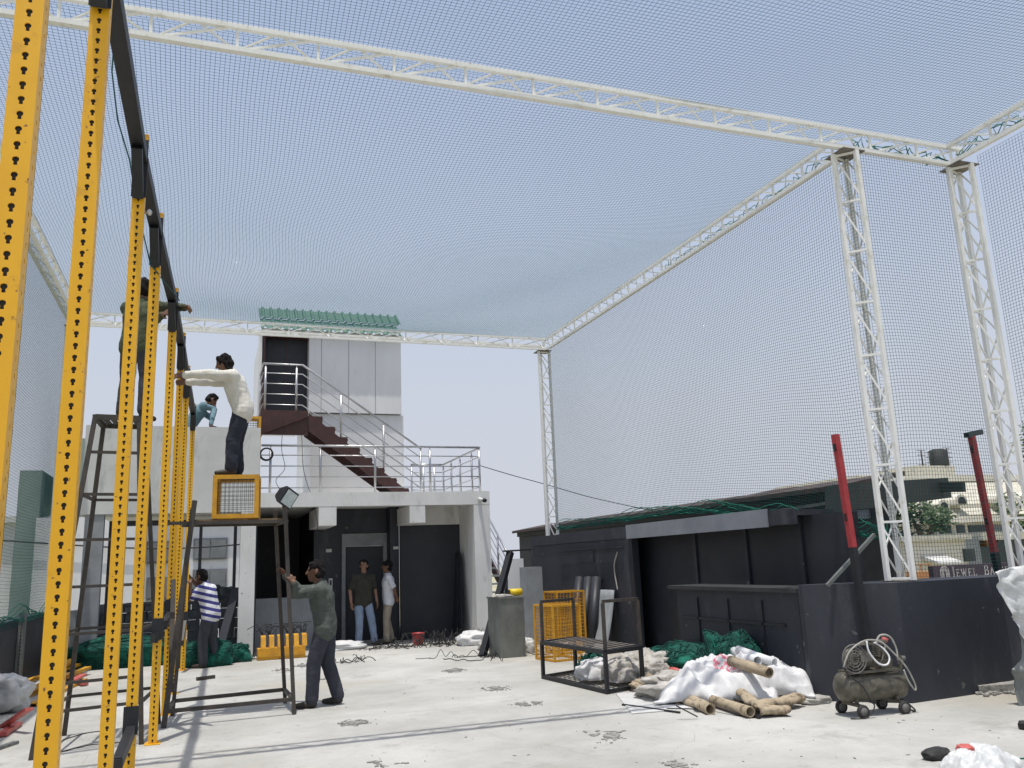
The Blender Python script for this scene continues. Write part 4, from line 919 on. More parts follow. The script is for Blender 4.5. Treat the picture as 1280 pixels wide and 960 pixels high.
m = MB(); m.lathe((fp.x-.04, fp.y+.05, fp.z+.12), (0, 0, 1), [(0, .02), (.07, .024), (.1, .018), (.13, .008), (.15, .0)], 10); single('green_bottle', m, 'netgreen', 'small green plastic bottle cap piece above the floodlight', 'bottle') if False else None

# bars lying on the floor
def floorbar(p, q, label, w=.03, mt='darksteel', cat='bar'):
    a, b_ = atz(*p), atz(*q); m = MB(); m.bar(a+Z*w/2, b_+Z*w/2, w, w); return single('steel_bar', m, mt, label, cat)
floorbar((246, 851), (268, 848), 'short dark steel bar on the floor behind the scaffold legs', .05)
for k, (p, q) in enumerate((((78, 925), (140, 913)), ((76, 940), (150, 928)))): cable([atz(*p, .006), atz((p[0]+q[0])/2, (p[1]+q[1])/2-3, .006), atz(*q, .006)], .005, 'thin_rod', ('upper thin wire on the floor between the nearest yellow posts', 'lower thin wire on the floor between the nearest yellow posts')[k], 'darksteel')

# yellow channels stacked at the left wall, red offcuts, plastic
ch = [((32, 872), (112, 838), 0), ((40, 884), (108, 850), 0), ((30, 862), (105, 836), .085), ((36, 872), (112, 842), .085), ((60, 862), (95, 835), .17)]
for k, (p, q, z) in enumerate(ch):
    a, b_ = atz(*p), atz(*q); a.z = b_.z = z+.04; dirn_ = (b_-a).normalized(); b_ = a+dirn_*min((b_-a).length, 2.6); m = MB()
    sd_ = dirn_.cross(Z)
    m.bar(a, b_, .10, .006); m.bar(a+sd_*.047-Z*.02, b_+sd_*.047-Z*.02, .006, .04); m.bar(a-sd_*.047-Z*.02, b_-sd_*.047-Z*.02, .006, .04)
    o = single('yellow_channel', m, 'yellow_dirty', ('yellow steel channel on the floor by the left wall, hindmost in the stack', 'yellow steel channel on the floor by the left wall, foremost in the stack', 'yellow steel channel in the second layer by the left wall, rear', 'yellow steel channel in the second layer by the left wall, front', 'topmost yellow steel channel of the stack by the left wall')[k], 'steel channel', 'yellow channels stacked by the left wall')
for k, (p, q) in enumerate((((88, 852), (106, 858)), ((90, 858), (104, 850)))):
    a, b_ = atz(*p, .30), atz(*q, .30); a = Vector((a.x, a.y, .0)); a = atz(*p); b_ = atz(*q); m = MB(); m.bar(a+Z*(.03+.05*k), b_+Z*(.03+.05*k), .10, .03); single('red_offcut', m, 'pinkred', ('red painted metal offcut on the floor beside the yellow channels', 'second red offcut lying across the first beside the channels')[k], 'offcut')
c = atz(6, 890); m = MB(); m.blob((c.x-.05, c.y, .20), (.30, .28, .22), 3, .3, 2.0, .35, floor=.003); single('plastic_bag', m, 'plastic', 'crumpled clear white plastic bag against the left wall', 'bag')
a, b_ = atz(2, 922), atz(22, 908); m = MB(); m.bar(a+Z*.03, b_+Z*.03, .09, .04); m.bar(a+Vector((-.1, .5, .03)), a+Vector((.22, .05, .25)), .08, .03); single('red_bracket', m, 'pinkred', 'bent red steel bracket on the floor at the left edge', 'bracket')
a, b_ = atz(-4, 938), atz(20, 930); m = MB(); m.bar(a+Z*.015, b_+Z*.015, .06, .03); single('grey_offcut', m, 'galv', 'flat grey metal strip on the floor at the left edge', 'offcut')

def nets(c, sx, sy, sz, seed, label, zb=0, strands=90):
    """slumped netting: a soft heap with loose twine looping over it"""
    rnd = random.Random(seed); m = MB(); o = Vector((seed*7.3, seed*3.1, seed*1.7))
    m.blob((c[0], c[1], zb+sz*.45), (sx, sy, sz), seed, .32, 1.7, .22, 0, 64, 36, floor=zb+.003)
    V_ = [Vector(v) for v in m.v]
    for k in range(strands):
        i0 = rnd.randrange(3*64, 22*64); pts = []; j = i0; di = rnd.choice((1, -1, 64, -64, 65, -63))
        for q in range(rnd.randint(4, 9)):
            p = V_[j % len(V_)]; n_ = (p-Vector((c[0], c[1], zb))).normalized(); pts.append(p+n_*rnd.uniform(.004, .03)); j += di+rnd.choice((0, 0, 1, -1, 64))
            if j >= len(V_)-64 or j < 64: break
        pts = [p for i, p in enumerate(pts) if i == 0 or .002 < (p-pts[i-1]).length < .3]
        if len(pts) > 2: m.tube(pts, rnd.uniform(.0035, .007), 4)
    return single('net_heap', m, 'greentarp', label, 'netting', 'heaps of green netting')
# green netting heaps
def heap(px, py, sx, sy, sz, seed, mt, name, label, cat, amp=.3, crease=.3, fr=2.2, rot=0, lift=.5, group=None, nu=44, nv=26, c=None, zb=0):
    c = Vector(c) if c is not None else atz(px, py); m = MB(); m.blob((c.x, c.y, zb+sz*lift), (sx, sy, sz), seed, amp, fr, crease, rot, nu, nv, floor=zb+.003); return single(name, m, mt, label, cat, group)
p_ = atz(150, 833); nets((p_.x, p_.y), 1.05, .38, .34, 2, 'large heap of green netting below the stone wall behind the yellow posts', strands=160)
p_ = atz(258, 832); nets((p_.x, p_.y), .42, .32, .28, 5, 'green netting heap behind the legs of the striped shirt man')
p_ = atz(288, 827); nets((p_.x, p_.y), .34, .3, .2, 6, 'small green netting heap at the foot of the white pillar')
m = MB(); m.bar(aty(272, 822, 17.0), aty(296, 735, 17.6), .16, .05); single('leaning_plank', m, 'charcoal2', 'dark plank leaning beside the white pillar behind the striped man', 'plank')

# yellow finned bracket pile by the pillar
c = atz(352, 824); yb = thing('bracket_stack', 'stack of yellow steel brackets with upright fins by the white pillar', 'steel brackets', (c.x, c.y+.15, 0))
m = MB(); m.box(c.x-.42, c.x+.42, c.y, c.y+.28, .004, .20); m.box(c.x-.42, c.x+.42, c.y-.02, c.y-.003, .06, .12); m.build('base_block', 'yellow_dirty', yb)
for k in range(6):
    x = c.x-.36+k*.145; m = MB(); m.extrude([(x, c.y+.02, .203), (x, c.y+.26, .203), (x, c.y+.22, .42), (x, c.y+.08, .40)], (.085, 0, 0)); m.build('fin', 'yellow_dirty', yb)
m = MB(); rnd = random.Random(2)
for k in range(26):
    x = c.x+rnd.uniform(-.35, .45); z0 = rnd.uniform(.44, .5); m.tube([(x, c.y+.25, .0+.42), (x+rnd.uniform(-.15, .15), c.y+.3, z0+.12), (x+rnd.uniform(-.3, .3), c.y+.32, z0-.02+rnd.uniform(0, .15))], .007, 4)
single('wire_tangle', m, 'rubber', 'tangle of black wire behind the yellow bracket stack', 'wire')

# things at the doorway
def spline(P):
    P = [Vector(p) for p in P]; out = []
    for i in range(len(P)-1):
        p0, p1, p2, p3 = P[max(i-1, 0)], P[i], P[i+1], P[min(i+2, len(P)-1)]
        for j in range(4):
            t = j/4; out.append(0.5*((2*p1)+(-p0+p2)*t+(2*p0-5*p1+4*p2-p3)*t*t+(-p0+3*p1-3*p2+p3)*t**3))
    return out+[P[-1]]
def wires(c, R, n, r, seed, label, zt=.12, name='cable_tangle', mt='rubber', group=None):
    rnd = random.Random(seed); m = MB()
    for k in range(n):
        p = Vector((c.x+rnd.gauss(0, R*.5), c.y+rnd.gauss(0, R*.22), .015)); pts = []; a = rnd.uniform(0, 6.3); d = rnd.uniform(.05, .12)
        for j in range(14):
            pts.append(p.copy()); a += rnd.uniform(-.9, .9); p = p+Vector((math.cos(a)*d, math.sin(a)*d*.6, 0)); p.z = max(.012, rnd.random()**2*zt)
        m.tube(spline(pts), r*rnd.uniform(.5, .9), 4)
    return single(name, m, mt, label, 'cable', group)
wires(atz(560, 806), .75, 26, .009, 4, 'wide tangle of black and brown cables on the floor beside the lift door', .30)
wires(atz(495, 810), .5, 10, .008, 6, 'thin scatter of cables on the floor in front of the lift', .06)
wires(atz(440, 829), .30, 4, .008, 7, 'loose loop of black cable on the floor right of the jacketed man', .10)
wires(atz(310, 826), .25, 6, .008, 8, 'small loops of black cable at the foot of the white pillar', .12)
c = atz(523, 806); bk_ = thing('red_bucket', 'small red plastic bucket among cables beside the lift door', 'bucket', c)
m = MB(); m.lathe((c.x, c.y, .004), (0, 0, 1), [(0, .0), (0, .10), (.2, .125), (.22, .135), (.23, .135), (.23, .115), (.02, .09), (.02, 0)], 20); m.build('body', 'redpaint', bk_)
m = MB(); m.ring((c.x, c.y, .235), (0, 1, .25), .125, .005, 16, 5, 0, PI); m.build('handle', 'rubber', bk_)
heap(428, 812, .42, .2, .10, 12, 'sack', 'cloth_bundle', 'flat white cloth bundle on the floor at the feet of the man in jeans', 'bundle', .3, .35)
heap(592, 806, .30, .22, .16, 13, 'sack', 'torn_bag', 'torn white bag with scraps against the white end wall', 'bag', .35, .45)
heap(612, 812, .2, .15, .09, 14, 'greycloth', 'rubbish_pile', 'small grey pile of rubbish at the foot of the white end wall', 'rubbish', .35, .45)
# dark sheets leaning on the inner side of the end wall
for k in range(3):
    p = aty(572+k*7, 792, 18.0-k*.12); q = aty(588+k*3.5, 690, 18.3-k*.12); q.x = min(q.x, 5.25); p.x = min(p.x, 5.15); m = MB(); m.extrude([p, p+Vector((.012, .45, 0)), q+Vector((.012, .35, 0)), q], (.014, 0, 0)); single('leaning_sheet', m, 'charcoal2', ('black sheet leaning in the bay, furthest from the white end wall', 'black sheet leaning in the bay, the middle one', 'black sheet leaning in the bay, nearest the white end wall')[k], 'sheet', 'black sheets leaning in the bay')
# galvanised tank with yellow roll; leaning black post
c0, c1 = atz(622, 822), atz(662, 822); TX0, TX1, TY = c0.x, c1.x, 13.75
th = aty(640, 746, TY).z
tk = thing('metal_tank', 'stained galvanised sheet metal tank standing in front of the outer stair', 'tank', ((TX0+TX1)/2, TY, 0))
m = MB(); m.box(TX0, TX1, TY, TY+.62, .004, th-.03); m.build('body', 'galv', tk)
m = MB(); m.box(TX0-.015, TX1+.015, TY-.015, TY+.635, th-.028, th); m.box(TX0-.006, TX0+.03, TY-.006, TY-.002, .004, th-.03); m.box(TX1-.03, TX1+.006, TY-.006, TY-.002, .004, th-.03); m.build('rim', 'galv', tk)
c = aty(637, 743, TY+.2); rl = thing('yellow_roll', 'short bright yellow roll lying on top of the metal tank', 'roll', (c.x, TY+.2, th))
m = MB(); m.lathe((c.x, TY+.2, th+.065), (1, .1, 0), [(0, .03), (0, .06), (.22, .06), (.22, .03), (0, .03)], 18); m.build('body', 'yellowroll', rl)
m = MB(); m.lathe((c.x-.004, TY+.2, th+.065), (-1, -.1, 0), [(0, .05), (.02, .05), (.02, .03), (0, .03)], 18); m.build('end_ring', 'rubber', rl)
heap(0, 0, .16, .12, .03, 15, 'greycloth', 'dust_rag', 'crumpled grey rag beside the yellow roll on the tank', 'rag', .3, .3, c=(c.x-.16, TY+.15, 0), zb=th)
pb, pt_ = Vector((4.50, 14.3, 0)), aty(638, 690, 15.0)
lp = thing('leaning_post', 'black square steel post with a cross plate leaning over by the outer stair', 'post', (4.5, 14.3, 0))
m = MB(); m.bar(pb, pt_, .105, .105); m.build('post', 'blackpaint', lp)
m = MB(); m.bar(pt_+Vector((-.12, 0, .02)), pt_+Vector((.42, .05, .03)), .12, .03); m.build('top_plate', 'blackpaint', lp)
m = MB(); m.box(4.43, 4.62, 14.2, 14.38, .0, .012); m.build('foot_plate', 'blackpaint', lp)
a, b_ = aty(623, 815, 14.6), aty(640, 735, 15.4); m = MB(); m.bar((5.02, 14.5, 0.03), (5.30, 15.2, 1.45), .06, .05); single('leaning_bar', m, 'blackpaint', 'thinner dark bar leaning just behind the black leaning post', 'bar')
heap(660, 816, .13, .12, .16, 17, 'plastic', 'plastic_bag', 'small white plastic bag at the right foot of the metal tank', 'bag', .3, .4)
wires(atz(612, 822), .2, 6, .01, 9, 'black cable loops at the foot of the leaning post', .15)
# low grey block behind the tank
m = MB(); p = aty(669, 735, 15.6); m.box(p.x-.2, p.x+.12, 15.5, 15.9, 0, p.z+.4); single('grey_pedestal', m, 'greywall', 'narrow grey pedestal between the tank and the kiosk', 'pedestal')
m = MB(); p = aty(644, 700, 16.6); m.box(p.x-.20, p.x+.18, 16.6, 16.66, .0, 1.62); single('pale_sheet', m, 'cabinpanel', 'pale upright sheet beside the outer stair', 'sheet')

# ================================================================== BLACK BENCH FRAME AND CRATES
CB = [Vector((4.33, 11.05, 0)), Vector((4.47, 9.38, 0)), Vector((5.05, 9.58, 0)), Vector((4.92, 11.3, 0))]
bn = thing('steel_bench_frame', 'black steel bench frame with slatted top and upright end frames', 'bench frame', (4.7, 10.3, 0))
zt = .47
for k in range(4): m = MB(); m.bar(CB[k], CB[k]+Z*(zt), .042, .042, up=(1, .1, 0)); m.build('leg', 'blackpaint', bn)
m = MB()
for k in range(4):
    a, b_ = CB[k], CB[(k+1) % 4]; d_ = (b_-a).normalized()*.026; m.bar(a+Z*zt, b_+Z*zt, .049, .049); m.bar(a+d_+Z*.03, b_-d_+Z*.03, .04, .04)
m.build('rail', 'blackpaint', bn)
m = MB(); n = 12
for k in range(1, n): m.bar(CB[0].lerp(CB[1], k/n)+Z*(zt+.012), CB[3].lerp(CB[2], k/n)+Z*(zt+.027), .04, .006)
m.build('slat', 'plate', bn)
m = MB(); n = 8
for k in range(1, n): m.bar(CB[0].lerp(CB[3], k/n)+Z*.034, CB[1].lerp(CB[2], k/n)+Z*.046, .014, .006)
m.build('lower_grille', 'darksteel', bn)
def endframe(a, b_, h): m = MB(); m.bar(a+Z*(zt+.025), a+Z*(zt+h), .036, .036, up=(1, .1, 0)); m.bar(b_+Z*(zt+.025), b_+Z*(zt+h), .036, .036, up=(1, .1, 0)); m.bar(a+Z*(zt+h+.02), b_+Z*(zt+h+.02), .036, .036); m.build('end_frame', 'darksteel', bn)
endframe(CB[0]+Vector((0, -.03, 0)), CB[3]+Vector((.0, -.03, 0)), .52); endframe(CB[1]+Vector((.03, .05, 0)), CB[2], .56)
c = atz(690, 826); mesh_cage('mesh_crate', 'yellow wire mesh crate on the floor behind the black bench frame', (c.x+.16, c.y+.1, .004), .52, .62, .86, math.radians(8), pitch=.055, tube_=.03, wire='yellow_dirty', wr=.006)
mesh_cage('mesh_crate', 'taller yellow topped mesh crate behind the other crate near the kiosk', (c.x+.66, c.y+.95, .004), .55, .5, 1.03, math.radians(5), pitch=.055, tube_=.028, wire='yellow_dirty', wr=.006)
# dark rolls leaning on the kiosk wall and a grey folded tarpaulin
for k, px in enumerate((727, 738, 748)):
    p = atz(px+8, 812); q = atx(px, 722, KX-.06); m = MB(); m.tube([(KX-.42, q.y-.25-.02*k, .06), (KX-.09, q.y, q.z)], .085, 12); single('dark_roll', m, 'charcoal2', ('black roll leaning on the kiosk wall, furthest from the camera', 'black roll leaning on the kiosk wall between two others', 'black roll leaning on the kiosk wall, nearest the camera')[k], 'roll', 'black rolls leaning on the kiosk')
a = atx(758, 738, KX-.05); vs = []; fs = []; m = MB(); nn = 12
for j in range(10):
    for i in range(nn): vs.append((KX-.05-.34*(j/9)**1.2+.04*math.sin(i*1.7+j*.2), a.y+.30-.62*i/(nn-1)-.12*(j/9)*i/(nn-1), a.z*(1-j/9)+.01))
for j in range(9):
    for i in range(nn-1): fs.append((j*nn+i, j*nn+i+1, (j+1)*nn+i+1, (j+1)*nn+i))
m.add(vs, fs, True); o = single('hanging_tarpaulin', m, 'greywall', 'grey folded tarpaulin draped against the kiosk wall', 'tarpaulin'); sd = o.modifiers.new('thick', 'SOLIDIFY'); sd.thickness = .012
cable([atx(772, 690, KX-.03), atx(768, 705, KX-.04), atx(769, 720, KX-.03), atx(772, 737, KX-.03)], .012, 'hanging_strip', 'thin pale plastic strip hanging on the kiosk jamb', 'hose', cat='strip')

# ================================================================== RUBBISH PILE
nets((4.95, 10.75), .22, .2, .19, 21, 'bundle of bright green netting under the black bench frame')
def hp(c, s, seed, mt, name, label, cat, zb=0, rot=0, amp=.3, crease=.4, group=None, tilt=0.0, fr=2.2, nu=44, nv=26):
    m = MB(); m.blob((c[0], c[1], zb+s[2]*.55), s, seed, amp, fr, crease, rot, nu, nv, floor=zb+.003, tilt=tilt); return single(name, m, mt, label, cat, group)
hp((4.80, 10.35), (.24, .2, .15), 22, 'sack', 'white_bag', 'white plastic bag slumped on the lower grille of the bench frame', 'bag', zb=.045)
hp((5.00, 10.0), (.22, .24, .16), 23, 'greycloth', 'grey_bag', 'grey cloth bag under the right side of the bench frame', 'bag', zb=.045)
hp((5.38, 10.15), (.32, .4, .22), 24, 'greycloth', 'grey_sacks', 'heap of grey empty sacks behind the right end of the bench', 'sacks', fr=3.5, crease=.6)
hp((5.30, 9.85), (.22, .2, .17), 25, 'greycloth', 'crumpled_sack', 'crumpled pale sack beside the right legs of the bench frame', 'sack', fr=3, crease=.5)
nets((6.02, 10.0), .5, .75, .27, 26, 'heap of dark green netting against the kiosk counter', strands=150)
nets((5.92, 9.0), .32, .42, .42, 27, 'green netting coil on top behind the white pipes', strands=150)
# white woven sacks
def sheet_heap(c, sx, sy, h, rot, seed, mt, name, label, cat, zb=.12):
    """draped crumpled sacking: a folded sheet over the lumps below, with thickness"""
    n, k = 72, 56; vs = []; fs = []; R3 = Matrix.Rotation(rot, 3, 'Z'); o = Vector((seed*3.7, seed*1.9, 0))
    for j in range(k):
        for i in range(n):
            u, v = i/(n-1)*2-1, j/(k-1)*2-1
            e = max(0, 1-abs(u)**2.6)*max(0, 1-abs(v)**2.4)
            ex = 1+.16*noise.noise(Vector((u*1.5, v*1.5, seed)))
            z = h*e**.7*(1+.35*noise.noise(Vector((u*1.3, v*1.3, 0))+o))+min(1, h*4)*e**.3*(.11*(1-2.2*abs(noise.noise(Vector((u*2.1+v*.9, v*1.5, 2))+o)))+.05*(1-2.2*abs(noise.noise(Vector((u*4+v*2.5, v*3.2-u, 5))+o)))+.02*noise.noise(Vector((u*11, v*9, 5))+o))-.05*min(1,h*4)
            p = R3 @ Vector((u*sx*ex, v*sy*ex, 0)); vs.append((c[0]+p.x, c[1]+p.y, zb+max(z, 0)-(0 if e > .05 else .05)))
    for j in range(k-1):
        for i in range(n-1): fs.append((j*n+i, j*n+i+1, (j+1)*n+i+1, (j+1)*n+i))
    m = MB(); m.add(vs, fs, True); o_ = single(name, m, mt, label, cat); s_ = o_.modifiers.new('thick', 'SOLIDIFY'); s_.thickness = .02; s_.offset = -1; return o_
def redprint():
    m = mat('woven_sack_with_red_print', (0.66, 0.66, 0.65), (0.56, 0.56, 0.56), rough=0.6, scale=7, bump=0.15, bscale=40)
    n = m.node_tree.nodes; l = m.node_tree.links; b_ = n['Principled BSDF']; src = b_.inputs['Base Color'].links[0].from_socket
    tc = n.new('ShaderNodeTexCoord'); vd = n.new('ShaderNodeVectorMath'); vd.operation = 'SUBTRACT'; vd.inputs[1].default_value = (.12, -.10, .25); l.new(tc.outputs['Object'], vd.inputs[0])
    ln = n.new('ShaderNodeVectorMath'); ln.operation = 'LENGTH'; l.new(vd.outputs[0], ln.inputs[0])
    wv = n.new('ShaderNodeTexNoise'); wv.inputs['Scale'].default_value = 26; wv.inputs['Detail'].default_value = 2; l.new(tc.outputs['Object'], wv.inputs['Vector'])
    ma = n.new('ShaderNodeMath'); ma.operation = 'LESS_THAN'; ma.inputs[1].default_value = .22; l.new(ln.outputs['Value'], ma.inputs[0])
    mb_ = n.new('ShaderNodeMath'); mb_.operation = 'GREATER_THAN'; mb_.inputs[1].default_value = .53; l.new(wv.outputs['Fac'], mb_.inputs[0])
    mm = n.new('ShaderNodeMath'); mm.operation = 'MULTIPLY'; l.new(ma.outputs[0], mm.inputs[0]); l.new(mb_.outputs[0], mm.inputs[1])
    mx = n.new('ShaderNodeMix'); mx.data_type = 'RGBA'; l.new(src, mx.inputs[6]); mx.inputs[7].default_value = (.62, .16, .22, 1); l.new(mm.outputs[0], mx.inputs[0]); l.new(mx.outputs[2], b_.inputs['Base Color']); return m
M['sackprint'] = redprint()
sheet_heap((5.38, 8.35), .62, .50, .24, math.radians(-38), 5, 'sackprint', 'woven_sack', 'large bright white woven sack with faded red print spread on the pile', 'sack', .10)
sheet_heap((5.74, 8.12), .46, .40, .24, math.radians(-30), 9, 'sack', 'woven_sack', 'creased white sack sloping to the black wall corner', 'sack', .14)
# paper tubes, pipes
def hollow(p, q, r, label, mt='card', name='paper_tube', cat='tube', group='brown paper tubes in the pile', t=.82):
    p, q = Vector(p), Vector(q); L = (q-p).length; m = MB(); m.lathe(p, q-p, [(0, r*t), (0, r), (L, r), (L, r*t), (0, r*t)], 16); return single(name, m, mt, label, cat, group)
def crushed(p, q, r, label, seed):
    p, q = Vector(p), Vector(q); L = (q-p).length; m = MB(); n = 16; pr = [(0, r*.55), (0, r*.8)]+[(L*k/n, r) for k in range(1, n)]+[(L, r*.85), (L, r*.6), (L*.3, r*.5)]
    m.lathe(p, q-p, pr, 18); o = Vector((seed*1.7, 0, seed)); out = []
    ax_ = (q-p).normalized()
    for v in m.v:
        v = Vector(v); c_ = p+ax_*(v-p).dot(ax_); d_ = v-c_; k = 1+.55*noise.noise(v*7+o)+.35*(.4-abs(noise.noise(v*15+o))); w_ = c_+Vector((d_.x*1.25, d_.y*1.25, d_.z*.72))*k+Vector((0, 0, .03*noise.noise(c_*4+o))); w_.z = max(w_.z, .004); out.append(tuple(w_))
    m.v = out; return single('paper_tube', m, 'card', label, 'tube', 'brown paper tubes in the pile')
def gz(px, py, z): return atz(px, py, z)
hollow(gz(880, 872, .06), gz(938, 890, .06), .052, 'brown paper tube with dark hollow end at the front of the pile')
hollow(gz(850, 868, .06), gz(888, 887, .05), .055, 'brown paper tube at the front left of the pile')
hollow(gz(808, 845, .10), gz(842, 872, .06), .06, 'brown paper tube lying left of the white sack')
hollow(gz(828, 826, .16), gz(866, 818, .22), .055, 'short brown paper tube on top behind the white sack')
hollow(gz(913, 826, .42), gz(962, 841, .35), .055, 'brown paper tube with black marks resting across the white sack')
hollow(gz(903, 808, .46), gz(947, 826, .42), .050, 'white plastic pipe on the pile, the nearer of two', 'pvc', 'pvc_pipe', 'pipe', 'white pipes on the pile')
hollow(gz(922, 812, .50), gz(968, 828, .40), .045, 'white plastic pipe on the pile, the farther of two', 'pvc', 'pvc_pipe', 'pipe', 'white pipes on the pile')
hollow(gz(897, 812, .40), gz(904, 826, .30), .03, 'thin white plastic pipe end poking out beside the two pipes', 'pvc', 'pvc_pipe', 'pipe', 'white pipes on the pile')
hollow(gz(830, 834, .14), gz(850, 842, .16), .05, 'faded red plastic pipe poking out left of the white sack', 'pinkred', 'red_pipe', 'pipe', None)
hollow(gz(826, 830, .18), gz(834, 838, .14), .07, 'short white tube beside the faded red pipe', 'pvc', 'pvc_pipe', 'pipe', 'white pipes on the pile')
crushed(gz(945, 886, .07), gz(1000, 872, .08), .062, 'crushed brown paper tube at the right front of the pile', 6)
crushed(gz(948, 890, .05), gz(985, 886, .06), .06, 'flattened brown paper tube in front of the crushed one', 8)
crushed(gz(925, 862, .16), gz(952, 886, .07), .05, 'bent brown paper tube leaning out from under the white sack', 9)
crushed(gz(838, 862, .07), gz(880, 884, .05), .055, 'crumpled brown paper tube under the front edge of the white sack', 11)
crushed(gz(868, 858, .10), gz(915, 872, .08), .052, 'dusty brown paper tube half under the white sack', 12)
hp((5.35, 8.7), (.7, .5, .16), 33, 'greycloth', 'grey_sacks', 'grey sacking under the white sacks', 'sacks', rot=-.6)
for k, (p, q, w_) in enumerate((((800, 850), (950, 897), .035), ((842, 868), (880, 889), .03), ((778, 882), (850, 892), .02), ((806, 838), (835, 850), .03), ((915, 890), (950, 899), .03))):
    floorbar(p, q, ('long black steel bar along the front of the pile', 'short dark bar beside the front paper tubes', 'thin dark strip on the white boards', 'dark bar under the left paper tube', 'black bar with pale tip at the front of the pile')[k], w_, 'blackpaint')
for k, poly in enumerate((((770, 868), (808, 866), (836, 889), (790, 893)), ((806, 866), (842, 868), (868, 887), (830, 886)))):
    m = MB(); P_ = [atz(*p) for p in poly]; m.extrude([(p.x, p.y, .004+.006*k) for p in P_], (0, 0, .006)); single('flat_board', m, ('offwhite', 'sack')[k], ('thin white board lying flat on the floor in front of the bench', 'thin white board overlapping the first near the pile')[k], 'board')
m = MB(); c = atz(806, 868); m.tube([(c.x-.02, c.y+.04, .04), (c.x+.25, c.y-.14, .04)], .025, 8); single('white_offcut', m, 'pvc', 'short white rod lying on the boards near the pile', 'offcut')
for k, (p, q, w_, mt_) in enumerate((((815, 858), (848, 880), .05, 'wood'), ((880, 878), (925, 893), .022, 'rust'), ((828, 846), (872, 880), .025, 'rust'), ((905, 868), (946, 886), .03, 'darksteel'), ((845, 882), (872, 896), .02, 'darksteel'), ((795, 838), (822, 846), .04, 'wood'))):
    a, b_ = gz(*p, .05+.02*k), gz(*q, .02); m = MB(); m.bar(a, b_, w_, w_*.6); single('scrap_strip', m, mt_, ('worn wooden batten at the left of the white sack', 'rusty strip lying between the front paper tubes', 'rusty strip along the left edge of the white sack', 'dark strip under the lower edge of the white sack', 'thin dark strip in front of the left paper tube', 'short wooden batten beside the grey sacks')[k], 'strip')
hp((5.02, 9.35), (.20, .16, .08), 51, 'card', 'cardboard_scrap', 'torn brown cardboard scrap beside the grey sacks', 'cardboard', crease=.4)
hp((5.15, 9.05), (.16, .22, .10), 52, 'sack', 'white_rag', 'small white rag between the grey sacks and the large white sack', 'rag', crease=.5)
hp((6.0, 7.62), (.16, .1, .05), 35, 'concrete', 'stone_chunk', 'pale flat stone at the foot of the black wall corner', 'stone', crease=.1)

# ================================================================== AIR COMPRESSOR
ac = thing('air_compressor', 'greasy grey air compressor on small wheels by the black corner wall', 'air compressor', (6.08, 6.88, 0))
cx, cy, cz, R_ = 6.09, 6.88, .325, .172
ya_ = math.radians(-4); ax = Vector((math.cos(ya_), math.sin(ya_), 0)); sd = Vector((-ax.y, ax.x, 0)); c = Vector((cx, cy, cz)); L = .80
def W(a, b_, z): return Vector((cx, cy, 0))+ax*a+sd*b_+Z*z
m = MB(); m.lathe(c-ax*L/2, ax, [(-.07, 0), (-.065, .06), (-.045, .12), (0, R_), (.02, R_+.002), (L-.02, R_+.002), (L, R_), (L+.045, .12), (L+.065, .06), (L+.07, 0)], 28); m.build('tank', 'greasy', ac)
for a in (-.30, .28): m = MB(); m.bar(W(a, -.16, .13), W(a, .16, .13), .05, .03); m.bar(W(a, -.10, .13), W(a, -.10, .19), .05, .02); m.bar(W(a, .10, .13), W(a, .10, .19), .05, .02); m.build('axle', 'greasy', ac)
for a in (-.30, .28):
    for b_ in (-.20, .20):
        m = MB(); p = W(a, b_-.022, .072); m.lathe(p, sd, [(0, .03), (0, .072), (.012, .078), (.032, .078), (.044, .072), (.044, .03), (0, .03)], 20); wh = m.build('wheel', 'rubber', ac)
        m = MB(); m.lathe(p-sd*.002, sd, [(0, .0), (0, .048), (.012, .05), (.034, .05), (.048, .048), (.048, 0)], 16); m.build('hub', 'wheel', wh)
m = MB(); m.box(cx-.36, cx+.34, cy-.12, cy+.12, .497, .515); m.build('deck', 'greasy', ac)
# electric motor (left) with fins, pump (right), belt guard
m = MB(); p = W(-.30, 0, .62); m.lathe(p, ax, [(0, 0), (0, .09), (.02, .105), (.05, .112), (.26, .112), (.29, .10), (.30, 0)], 24)
for k in range(18):
    a = 2*PI*k/18; v = sd*math.cos(a)+Z*math.sin(a); m.bar(p+ax*.05+v*.112, p+ax*.26+v*.112, .006, .018, up=v)
m.build('motor', 'greasy', ac)
m = MB(); m.bar(W(-.2, -.13, .66), W(-.06, -.13, .66), .05, .08); m.build('terminal_box', 'plate', ac)
m = MB(); m.bar(W(.18, 0, .515), W(.18, 0, .62), .17, .20); m.lathe(W(.18, 0, .60), Z+ax*.10, [(0, .05), (.03, .07), (.05, .07)], 20)
for k in range(7): m.lathe(W(.18, 0, .645)+(Z+ax*.10)*(.022*k), Z+ax*.10, [(0, .06), (0, .088), (.010, .088), (.010, .06)], 20)
m.lathe(W(.18, 0, .645)+(Z+ax*.1)*.155, Z, [(0, .088), (.03, .085), (.04, .06), (.05, 0)], 20); m.build('pump', 'greasy', ac)
m = MB(); m.lathe(W(.27, 0, .81), (.3, -.2, 1), [(0, .035), (.05, .04), (.055, 0)], 14); m.build('air_filter', 'pinkred', ac)
